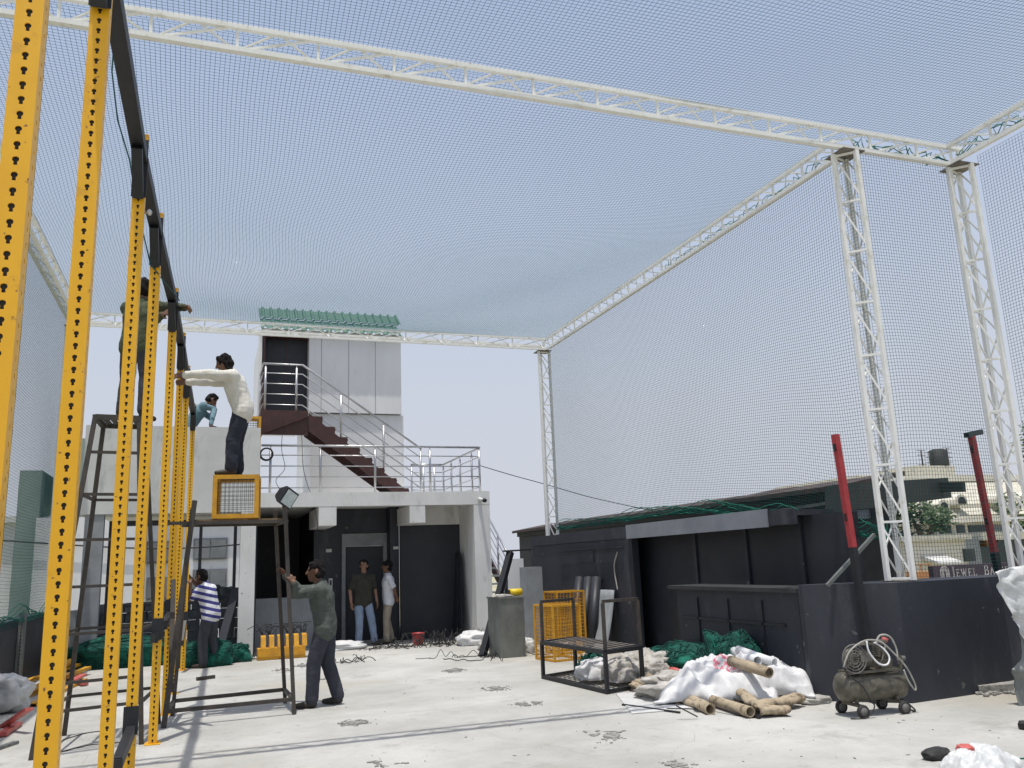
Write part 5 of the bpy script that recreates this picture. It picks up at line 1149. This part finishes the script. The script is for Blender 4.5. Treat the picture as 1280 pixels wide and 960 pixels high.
# wire belt guard
m = MB()
p = W(-.30, -.155, .66)
for k, r_ in enumerate((.165, .13, .095, .06)): m.ring(p, sd, r_, .005 if k else .008, 28, 5)
for k in range(10): a = 2*PI*k/10; v = ax*math.cos(a)+Z*math.sin(a); m.bar(p+v*.03, p+v*.165, .006)
m.build('belt_guard', 'wheel', ac)
m = MB(); m.lathe(p+sd*.03, sd, [(0, 0), (0, .12), (.03, .12), (.03, 0)], 24); m.build('flywheel', 'greasy', ac)
m = MB(); m.bar(W(-.42, -.13, .5), W(.36, -.13, .5), .03, .03); m.bar(W(.34, -.14, .50), W(.36, -.14, .66), .03, .03); m.build('frame_rail', 'greasy', ac)
m = MB(); m.lathe(W(.42, -.10, .62), (0, -1, 0), [(0, .025), (.03, .028), (.035, 0)], 14); m.lathe(W(.36, -.12, .58), (0, -1, 0), [(0, .04), (.02, .04), (.025, 0)], 16); m.build('gauge', 'wheel', ac)
m = MB(); m.tube([W(.05, -.05, .5), W(.06, -.12, .56), W(.1, -.14, .62), W(.18, -.12, .78), W(.2, -.03, .83)], .011, 7); m.build('pipe', 'plate', ac)
ac.scale = (.80, .80, .80)
def hose(P, r, label, mt='hose'): q0 = Vector((6.08, 6.88, 0)); m = MB(); m.tube(spline([q0+(Vector(p)-q0)*.80 for p in P]), r*.9, 7); return single('air_hose', m, mt, label, 'hose', 'hoses looped over the compressor')
hose([W(-.50, -.2, .58), W(-.40, -.22, .76), W(-.18, -.22, .865), W(.05, -.2, .84), W(.22, -.2, .70), W(.38, -.2, .52), W(.47, -.2, .32), W(.44, -.22, .26), W(.36, -.22, .38), W(.32, -.22, .5)], .009, 'long grey air hose arched over the compressor and hanging at its right')
hose([W(-.16, -.23, .86), W(-.15, -.235, .74), W(-.04, -.24, .60), W(.08, -.24, .58), W(.13, -.23, .66), W(.08, -.2, .76), W(-.02, -.18, .83)], .010, 'pale thick hose loop hanging on the front of the compressor', 'pvc')
hose([W(.02, -.15, .80), W(.12, -.12, .90), W(.26, -.12, .88), W(.33, -.12, .74), W(.32, -.14, .6)], .011, 'grey hose looped over the compressor pump')
hose([W(-.50, -.2, .58), W(-.42, -.2, .47), W(-.28, -.21, .36), W(-.20, -.22, .20), W(-.16, -.23, .12), W(-.3, -.25, .012), W(-.48, -.2, .012)], .007, 'thin black cable hanging down the compressor tank to the floor', 'rubber')
hose([W(.30, -.12, .1), W(.42, -.16, .02), W(.50, -.1, .02), W(.47, .02, .1), W(.36, .05, .14)], .010, 'black hose curled on the floor by the right compressor wheel', 'rubber')
for k in range(4):
    hose([W(-.30+.05*k, -.12, .80), W(-.15+.06*k, -.18, .84-.01*k), W(.0+.04*k, -.2, .78-.02*k), W(.10+.03*k, -.2, .66-.02*k), W(.02+.05*k, -.16, .60)], .006, ('first', 'second', 'third', 'fourth')[k]+' thin dark hose from the left slung across the compressor motor', 'greasy')

# ================================================================== NEAR RIGHT
c0 = atz(1225, 868); sl_ = MB(); nx = 9
sl_.prism([(c0.x, c0.y), (c0.x+.9, c0.y-.25), (c0.x+1.15, c0.y+.12), (c0.x+.22, c0.y+.40)], .01, .085)
single('concrete_slab', sl_, 'rubble', 'broken grey concrete slab on the floor at the foot of the right parapet', 'slab')
m = MB(); rnd = random.Random(12)
for k in range(70):
    u = rnd.random(); x, y = c0.x-.02+u*.95+rnd.gauss(0, .04), c0.y-.03-u*.26+rnd.gauss(0, .05); s_ = rnd.uniform(.01, .035); m.blob((x, y, s_*.5), (s_, s_*.8, s_*.6), k, .3, 1.5, 0, 0, 6, 4, floor=.001)
o = m.build('rubble_chips', 'rubble'); tag(o, 'loose rubble chips along the front of the broken slab', 'rubble', None, 'stuff')
m = MB(); rnd = random.Random(13)
for k in range(70):
    p = atz(rnd.uniform(560, 1270), rnd.uniform(885, 958)) if k < 50 else atz(rnd.uniform(300, 620), rnd.uniform(815, 900)); s_ = rnd.uniform(.003, .009)
    if p.y > 7 and p.x > 5.9: continue
    m.blob((p.x, p.y, s_*.4), (s_*rnd.uniform(1, 3), s_, s_*.5), k, .3, 1.5, 0, rnd.uniform(0, 3), 6, 4, floor=.001)
o = m.build('floor_grit', 'rubble'); tag(o, 'scattered grit and scraps on the terrace floor', 'grit', None, 'stuff')
# plastic wrapped column foot at the right edge: sheet blowing from the column, grey sack below
b0 = P_ = aty(1262, 745, 6.9)
dr_ = thing('draped_post', 'post draped in crumpled white plastic film and grey green cloth at the right edge', 'draped post', (aty(1268, 860, 6.3).x, 6.3, 0))
def cloth(outline, n, k, Y0, amp, seed):
    vs = []; fs = []
    for j in range(k):
        v = j/(k-1); f_ = v*(len(outline)-1); i0 = min(int(f_), len(outline)-2); tt = f_-i0
        l_ = [outline[i0][q]+(outline[i0+1][q]-outline[i0][q])*tt for q in range(4)]
        for i in range(n):
            u = i/(n-1); p = aty(l_[0]+(l_[2]-l_[0])*u, l_[1]+(l_[3]-l_[1])*u, Y0)
            r_ = noise.noise(Vector((u*3.2, v*2.2, seed)))+.7*(.5-abs(noise.noise(Vector((u*5+v*3, v*4-u*2, seed+3)))))+.35*(.5-abs(noise.noise(Vector((u*11-v*4, v*9, seed+5)))))
            vs.append(p+Vector((.25*amp*noise.noise(Vector((v*5, u*2, seed))), amp*r_-.30*amp*math.sin(PI*u)*2, .15*amp*r_)))
    for j in range(k-1):
        for i in range(n-1): fs.append((j*n+i, (j+1)*n+i, (j+1)*n+i+1, j*n+i+1))
    m = MB(); m.add(vs, fs, True); return m
m = cloth([(1250, 716, 1330, 690), (1256, 735, 1330, 720), (1267, 768, 1330, 755), (1274, 778, 1330, 790), (1284, 800, 1320, 815)], 44, 40, 6.35, .10, 3); o = m.build('film_sheet', 'plastic', dr_); q_ = o.modifiers.new('thick', 'SOLIDIFY'); q_.thickness = .006
m = cloth([(1276, 772, 1330, 775), (1280, 800, 1325, 800), (1278, 825, 1330, 830), (1268, 838, 1335, 842), (1274, 850, 1330, 852), (1275, 880, 1335, 885), (1279, 908, 1335, 912)], 36, 44, 6.45, .07, 9); o = m.build('body', 'galv', dr_); q_ = o.modifiers.new('thick', 'SOLIDIFY'); q_.thickness = .006
m = MB(); q_ = aty(1310, 800, 6.6); m.bar((q_.x, 6.62, 0), (q_.x, 6.62, 1.3), .12, .12); m.build('pole', 'galv', dr_)
c = atz(1215, 960); sheet_heap((c.x+.03, c.y-.05), .28, .20, .10, .3, 46, 'plastic', 'plastic_bag', 'white plastic bag with a red patch at the bottom right corner', 'bag', .02)
m = MB(); m.blob((c.x-.02, c.y+.02, .125), (.055, .05, .03), 47, .2, 2, .3); single('red_wrapper', m, 'pinkred', 'small red wrapper poking out of the white bag at the bottom right', 'wrapper')
c2 = atz(1172, 948); m = MB(); m.blob((c2.x, c2.y, .03), (.13, .07, .045), 48, .2, 1.6, .15, .2, floor=.003); single('beret', m, 'rubber', 'black cloth cap on the floor beside the white bag', 'cap')
cable([atz(1238, 947, .006), atz(1255, 944, .006), atz(1270, 948, .006), atz(1290, 947, .006)], .006, 'green_cord', 'thin green cord on the floor at the bottom right', 'netgreen')
m = MB(); c = atz(1280, 912); m.blob((c.x+.03, c.y, .03), (.06, .05, .04), 49, .2, 2, .2, floor=.002); single('black_lump', m, 'rubber', 'small black lump on the floor at the right edge', 'lump')
# ================================================================== PEOPLE
def rcone(m, p, q, r1, r2, n=14):
    p, q = Vector(p), Vector(q); L = max((q-p).length, 1e-5); t = (q-p)/L; pr = []
    for k in range(6): a = -PI/2+PI/2*k/5; pr.append((r1*math.sin(a), r1*math.cos(a)))
    for k in range(6): a = PI/2*k/5; pr.append((L+r2*math.sin(a), r2*math.cos(a)))
    m.lathe(p, t, pr, n)
    o = len(m.v)-len(pr)*n
    m.f.append(tuple(o+i for i in reversed(range(n)))); m.sm.append(True); m.f.append(tuple(len(m.v)-n+i for i in range(n))); m.sm.append(True)
def ell(m, c, r, rot=None, nu=16, nv=12):
    c = Vector(c); vs = []; fs = []
    for j in range(nv+1):
        th = PI*min(max(j/nv, .012), .988)
        for i in range(nu):
            v = Vector((r[0]*math.sin(th)*math.cos(2*PI*i/nu), r[1]*math.sin(th)*math.sin(2*PI*i/nu), r[2]*math.cos(th)))
            vs.append(c+(rot @ v if rot else v))
    for j in range(nv):
        for i in range(nu): fs.append((j*nu+i, (j+1)*nu+i, (j+1)*nu+(i+1) % nu, j*nu+(i+1) % nu))
    fs.append(tuple(range(nu))); fs.append(tuple(nv*nu+i for i in reversed(range(nu))))
    m.add(vs, fs, True)
def fuse(mb, vox, smooth=2, wr=0.0, wf=18, seed=0):
    """one continuous skin over the shapes in mb"""
    me = bpy.data.meshes.new('tmp'); me.from_pydata([tuple(v) for v in mb.v], [], mb.f); me.update()
    o = bpy.data.objects.new('tmp', me); COL.objects.link(o)
    r = o.modifiers.new('r', 'REMESH'); r.mode = 'VOXEL'; r.voxel_size = vox; r.use_smooth_shade = True
    dg = bpy.context.evaluated_depsgraph_get(); dg.update(); out = bpy.data.meshes.new_from_object(o.evaluated_get(dg))
    bpy.data.objects.remove(o); bpy.data.meshes.remove(me)
    b = bmesh.new(); b.from_mesh(out)
    for _ in range(smooth): bmesh.ops.smooth_vert(b, verts=b.verts, factor=0.5, use_axis_x=True, use_axis_y=True, use_axis_z=True)
    if wr:
        b.normal_update()
        for v in b.verts:
            p = v.co; k = noise.noise(Vector((p.x*wf, p.y*wf, p.z*wf*.6))+Vector((seed, 0, 0)))+.5*abs(noise.noise(Vector((p.x*wf*.5, p.y*wf*.5, p.z*wf*1.3))+Vector((0, seed, 0))))
            v.co = p+v.normal*(wr*k)
    for f in b.faces: f.smooth = True
    b.to_mesh(out); b.free(); return out
def hand(m, wr, d, nrm, side, curl, s=1.0):
    """palm, four unequal bent fingers, thumb leaving the side of the palm near its base; d = pointing direction, nrm = back-of-hand normal"""
    d = Vector(d).normalized(); nrm = Vector(nrm); nrm = (nrm-d*nrm.dot(d)).normalized(); lat = d.cross(nrm)*side
    wr = Vector(wr)
    for k in range(4):
        o = lat*((1.5-k)*.019*s); rcone(m, wr+d*.012*s+o*.6, wr+d*.082*s+o, .0155*s, .013*s, 10)
    for k, L in enumerate((.068, .078, .072, .056)):
        o = wr+d*.085*s+lat*((1.5-k)*.0205*s); a = curl*.5; p1 = o+(d*math.cos(a)-nrm*math.sin(a))*L*.55*s; a2 = curl*1.35; p2 = p1+(d*math.cos(a2)-nrm*math.sin(a2))*L*.45*s
        rcone(m, o, p1, .0098*s, .009*s, 8); rcone(m, p1, p2, .009*s, .008*s, 8)
    b0 = wr+d*.02*s+lat*.026*s; b1 = b0+(lat*.75+d*.6-nrm*.35*min(1, curl)).normalized()*.045*s; b2 = b1+(d*.9+lat*(.3-.4*curl)-nrm*.6*curl).normalized()*.032*s
    rcone(m, b0, b1, .0125*s, .0105*s, 8); rcone(m, b1, b2, .0105*s, .009*s, 8)
def person(label, loc, yaw, J, top, trs, sk='skin', s=1.0, sleeve='long', shoe='shoe', hairlen=.0, tuck=False, headyaw=0, headpitch=0, curl=(.5, .5), hd=None, loose=0.0, seed=0, hn=None, collar=True):
    """J: joints in the person's own frame (x right, y forward, z up), for a 1.70 m body scaled by s"""
    loc = Vector(loc); R3 = Matrix.Rotation(yaw, 3, 'Z'); Wd = lambda v: loc+R3 @ (Vector(v)*s)
    j = dict(pelvis=(0, 0, .93), neck=(0, 0, 1.42), head=(0, .025, 1.585), elL=(-.25, -.03, 1.10), elR=(.25, -.03, 1.10), wrL=(-.27, .06, .85), wrR=(.27, .06, .85), knL=(-.10, .03, .49), knR=(.10, .03, .49), anL=(-.10, -.01, .085), anR=(.10, -.01, .085), fdL=(-.1, 1, 0), fdR=(.1, 1, 0), shw=.185)
    j.update(J); V = {k: (Vector(v) if not isinstance(v, (int, float)) else v) for k, v in j.items()}
    pel, nk, hdv = V['pelvis'], V['neck'], V['head']; upv = (nk-pel).normalized()
    rt = Vector(j.get('rt', (1, 0, 0))).normalized(); rt = (rt-upv*rt.dot(upv)).normalized(); fw = upv.cross(rt)
    shL, shR = nk-rt*V['shw']-upv*.070+Vector(j.get('shLo', (0, 0, 0))), nk+rt*V['shw']-upv*.070+Vector(j.get('shRo', (0, 0, 0)))
    prt = Vector(j.get('prt', (1, 0, 0))); hpL, hpR = pel-prt*.088-Vector((0, 0, .02)), pel+prt*.088-Vector((0, 0, .02))
    t = bpy.data.objects.new('person', None); COL.objects.link(t); t.location = loc; tag(t, label, 'person')
    def torso(m, g, lo=-.02, hi=1.0):
        T = (nk-pel).length
        for f in (-1, 1):
            a = pel+rt*(f*.070)+upv*(lo*T); w1 = pel+rt*(f*.062)+upv*.17; c1 = pel+rt*(f*.082)+upv*(T*.62)+fw*.012; c2 = pel+rt*(f*.10)+upv*(T*.80)
            rcone(m, a, w1, .102+g, .095+g); rcone(m, w1, c1, .095+g, .108+g); rcone(m, c1, c2, .108+g, .078+g)
        rcone(m, pel+upv*(lo*T), pel+upv*(T*.72), .105+g, .112+g); rcone(m, pel+upv*(T*.8), nk-upv*.02, .08+g, .058+g)
        for f, sh in ((-1, shL), (1, shR)): rcone(m, pel+rt*(f*.085)+upv*(T*.76), sh, .082+g, .058+g)
    def done(name, m, vox, mt, sm=2, wr=0, wf=18, par=None):
        me = fuse(m, vox, sm, wr, wf, seed); 
        for v in me.vertices: v.co = R3 @ (v.co*s)
        return link(name, me, mt, par or t)
    # body (skin): head, neck, torso, arms, hands, legs
    m = MB(); torso(m, -.012)
    for S_, sh in (('L', shL), ('R', shR)):
        rcone(m, sh, V['el'+S_], .050, .040); rcone(m, V['el'+S_], V['wr'+S_], .039, .027)
        fd = V['wr'+S_]-V['el'+S_]; f2 = fd.normalized() if hd is None or hd.get(S_) is None else Vector(hd[S_])
        nn = Vector((1 if S_ == 'R' else -1, 0, .3)) if hn is None or hn.get(S_) is None else Vector(hn[S_])
        hand(m, V['wr'+S_], f2, nn, 1 if S_ == 'L' else -1, curl[0 if S_ == 'L' else 1])
        hp_ = hpL if S_ == 'L' else hpR; rcone(m, hp_, V['kn'+S_], .080, .052); rcone(m, V['kn'+S_]-Vector((0, .012, .06)), V['an'+S_], .050, .034)
    Rh = Matrix.Rotation(headyaw, 3, 'Z') @ Matrix.Rotation(headpitch, 3, 'X')
    Hh = lambda v: hdv+Rh @ Vector(v)
    rcone(m, nk-upv*.04, Hh((0, -.01, -.07)), .056, .053)
    ell(m, Hh((0, -.005, .025)), (.076, .095, .092), Rh); rcone(m, Hh((0, .02, -.03)), Hh((0, .045, -.085)), .062, .036); rcone(m, Hh((0, .045, -.02)), Hh((0, .06, -.065)), .048, .032)
    rcone(m, Hh((0, .086, .02)), Hh((0, .108, -.022)), .011, .016, 8); rcone(m, Hh((-.035, .078, .035)), Hh((.035, .078, .035)), .013, .013, 8)
    rcone(m, Hh((-.02, .080, -.062)), Hh((.02, .080, -.062)), .010, .010, 8)
    for f in (-1, 1): ell(m, Hh((f*.078, -.008, -.005)), (.014, .022, .034), Rh, 10, 8)
    body = done('body', m, .0088, sk, 1)
    m = MB()
    for f in (-1, 1): ell(m, Hh((f*.031, .083, .012)), (.013, .009, .008), Rh, 10, 8)
    me = bpy.data.meshes.new('eyes'); me.from_pydata([tuple(R3 @ (Vector(v)*s)) for v in m.v], [], m.f); link('eyes', me, 'eye', body)
    # hair
    m = MB(); ell(m, Hh((0, -.018, .045)), (.086, .098, .090), Rh); ell(m, Hh((0, -.05, .0)), (.080, .072, .085), Rh); rcone(m, Hh((-.04, .055, .092)), Hh((.04, .055, .092)), .022, .022); rcone(m, Hh((-.05, -.045, -.04-hairlen)), Hh((.05, -.045, -.04-hairlen)), .042, .042)
    if hairlen:
        for f in (-1, 1): rcone(m, Hh((f*.07, .0, .02)), Hh((f*.072, -.03, -.05-hairlen*.6)), .026, .024)
    done('hair', m, .010, 'hair', 1, .020, 24)
    # trousers
    m = MB(); g = .014+loose
    rcone(m, hpL+prt*.02+Vector((0, 0, .02)), hpR-prt*.02+Vector((0, 0, .02)), .098+g, .098+g); rcone(m, pel+upv*.0, pel+upv*.05, .098+g, .095+g)
    for S_, hp_ in (('L', hpL), ('R', hpR)):
        rcone(m, hp_, V['kn'+S_], .082+g, .060+g); rcone(m, V['kn'+S_], V['an'+S_]+Vector((0, -.012, .015)), .060+g, .050+g)
        if tuck: rcone(m, pel+rt*(.06 if S_ == 'R' else -.06), pel+rt*(.06 if S_ == 'R' else -.06)+upv*.12, .10+g, .094+g)
    done('trousers', m, .012, trs, 2, .009, 13)
    # top
    m = MB(); torso(m, .020+loose*.7, -.04)
    for dz in (-.035, -.075): rcone(m, pel-prt*.088+Vector((0, 0, dz)), pel+prt*.088+Vector((0, 0, dz)), .112+loose*.7, .112+loose*.7)
    for S_, sh in (('L', shL), ('R', shR)):
        el, wr_ = V['el'+S_], V['wr'+S_]
        if sleeve == 'long': rcone(m, sh, el, .066+loose*.6, .054+loose*.5); rcone(m, el, el.lerp(wr_, .92), .054+loose*.5, .040+loose*.4)
        else: rcone(m, sh, sh.lerp(el, .80), .066+loose*.6, .060+loose*.6)
    if collar: rcone(m, nk-upv*.03, nk+upv*.005, .066, .060)
    done('jacket' if top == 'jacket' else 'shirt', m, .012, top, 2, .008+loose*.2, 13)
    # shoes
    for S_ in 'LR':
        fd = V['fd'+S_].normalized(); a = V['an'+S_]; zb = a.z-.085
        m = MB(); h0 = Vector((a.x, a.y, zb+.042))-fd*.035; rcone(m, h0, h0+fd*.10, .040, .040); rcone(m, h0+fd*.09+Vector((0, 0, -.004)), h0+fd*.20+Vector((0, 0, -.010)), .042, .030); rcone(m, h0+Vector((0, 0, .01)), a+Vector((0, 0, .02)), .04, .038)
        me = fuse(m, .009, 1)
        for v in me.vertices: v.co.z = max(v.co.z, zb); v.co = R3 @ (v.co*s)
        link('shoe', me, shoe, t)
    return t
def local(pt, loc, yaw, s=1.0): return tuple((Matrix.Rotation(-yaw, 3, 'Z') @ (Vector(pt)-Vector(loc)))/s)
D = math.radians
# man in the grey jacket steadying the scaffold
lo, ya, s_ = Vector((1.33, 10.45, 0)), D(72), 0.985
person('man in grey green jacket and dark trousers bracing the scaffold leg with both hands', lo, ya, dict(pelvis=(0, -.02, .92), neck=(0, .03, 1.40), head=(0, .10, 1.555), knL=(-.10, .09, .49), anL=(-.10, .12, .085), knR=(.09, -.04, .49), anR=(.09, -.15, .09), fdL=(-.1, 1, 0), fdR=(.25, 1, 0),
       elL=(-.20, .32, 1.30), wrL=local(sl(1, 1.42)+Vector((.06, -.02, 0)), lo, ya, s_), elR=(.22, .34, 1.34), wrR=local(sl(2, 1.50)+Vector((.07, -.02, 0)), lo, ya, s_)), 'jacket', 'bluegrey', s=s_, loose=.012, curl=(1.5, 1.5), seed=1, headyaw=D(12), hd=dict(L=(0, .6, .8), R=(0, .6, .8)), hn=dict(L=(-.7, -.5, .2), R=(.7, -.5, .2)))
# man in white shirt on the crate
lo = Vector((BXC.x-.06, 10.40, BXC.z+BH+.004)); ya = D(84); s_ = .92
tg = Vector((RIG[5][0]+.05, RIG[5][1]-.03, aty(224, 462, 10.9).z)); tg2 = Vector((RIG[4][0]+.06, RIG[4][1]+.35, tg.z+.03))
person('man in untucked cream shirt standing on the yellow crate, reaching for a post', lo, ya, dict(pelvis=(0, -.10, .88), neck=(0, .05, 1.34), head=(0, .15, 1.475), knL=(-.09, .0, .46), knR=(.10, -.02, .46), anL=(-.10, .02, .085), anR=(.10, -.04, .085),
       elL=(-.20, .36, 1.29), wrL=(-.16, .62, 1.28), elR=(.16, .36, 1.27), wrR=(.08, .62, 1.24)), 'whiteshirt', 'navy', s=s_, loose=.016, hairlen=.05, curl=(.9, .9), seed=3, headyaw=D(0), headpitch=D(-18))
# man on the tall stand, seen from behind
lo = Vector(((FLt.x+FRt.x)/2+.12, 9.50, STZ-.008)); ya = D(-28); s_ = .93
hz_ = aty(233, 380, 9.15).z
person('man in olive shirt and dark trousers on the tall stand, arms round the black beam', lo, ya, dict(pelvis=(0, 0, .92), neck=(.02, .04, 1.40), head=(.02, .06, 1.565), anL=(-.12, -.0, .085), anR=(.14, .0, .085), knL=(-.11, .02, .49), knR=(.13, .02, .49),
       elR=(.34, .16, 1.36), wrR=local((RIG[4][0]+.12, 9.28, hz_), lo, ya, s_), elL=(-.10, .28, 1.16), wrL=local((RIG[4][0]-.09, 9.10, hz_-.14), lo, ya, s_)), 'olive', 'greytrouser', s=s_, curl=(1.2, 1.2), seed=5, loose=.008)
# man in blue leaning over the upper parapet
lo = Vector((aty(243, 530, 18.1).x, 17.95, 3.502)); ya = D(-78); s_ = 1.06
person('man in teal blue shirt bent over the white upper parapet', lo, ya, dict(pelvis=(0, -.10, .93), neck=(.0, .16, 1.36), head=(-.02, .31, 1.47), elL=(-.16, .33, 1.14), wrL=(-.16, .36, 1.26), elR=(.20, .32, 1.25), wrR=local((aty(263, 535, 17.35).x, 17.33, 4.40), lo, ya, s_)), 'blueshirt', 'navy', s=s_, curl=(.8, .3), seed=7, headpitch=D(-35), hd=dict(R=(0, 1, -.1), L=None), hn=dict(R=(0, 0, 1), L=None))
# striped shirt man at the rear post
lo, ya, s_ = Vector((.07, 15.85, 0)), D(62), .985
tp = Vector((RIG[7][0]+.05, RIG[7][1]+.02, 1.42))
person('man in blue and white striped shirt holding the rearmost yellow post', lo, ya, dict(pelvis=(0, -.04, .92), neck=(0, .08, 1.39), head=(0, .17, 1.535), elL=(-.26, .22, 1.16), wrL=local(tp+Vector((.02, -.06, 0)), lo, ya, s_), elR=(.22, .22, 1.22), wrR=local(tp+Vector((.0, .05, .10)), lo, ya, s_), knL=(-.1, .04, .49), anL=(-.12, .02, .085), knR=(.11, .0, .49), anR=(.14, -.10, .085)), 'striped', 'greytrouser', s=s_, sleeve='short', curl=(1.3, 1.3), seed=9, loose=.012, hd=dict(L=(0, .7, .7), R=(0, .7, .7)), hn=dict(L=(-.7, -.5, .2), R=(.7, -.5, .2)))
# man in jeans by the lift
person('man in dark olive tee and pale blue jeans standing before the lift', (3.06, 17.75, 0), D(192), dict(head=(0, .03, 1.60), neck=(0, 0, 1.43), pelvis=(.01, 0, .94), knL=(-.17, .03, .50), anL=(-.24, .02, .085), fdL=(-.45, 1, 0), knR=(.09, .02, .50), anR=(.09, -.02, .085), elL=(-.27, -.04, 1.12), elR=(.27, -.04, 1.12), wrL=(-.28, .05, .87), wrR=(.28, .05, .87)), 'olivedark', 'denim', sk='skin2', s=1.0, sleeve='short', seed=11, headyaw=D(-35), headpitch=D(8), curl=(.6, .6), collar=False, loose=.004)
# man in white by the door jamb
person('man in white collared shirt and khaki trousers facing the lift door, hands behind', (3.62, 17.95, 0), D(84), dict(elL=(-.25, -.10, 1.13), wrL=(-.10, -.17, .93), elR=(.25, -.10, 1.13), wrR=(.08, -.17, .95), knL=(-.09, .05, .49), anL=(-.09, .06, .085), anR=(.1, -.06, .085)), 'whitetee', 'khaki', s=.985, sleeve='short', seed=13, curl=(.8, .8), loose=.004)
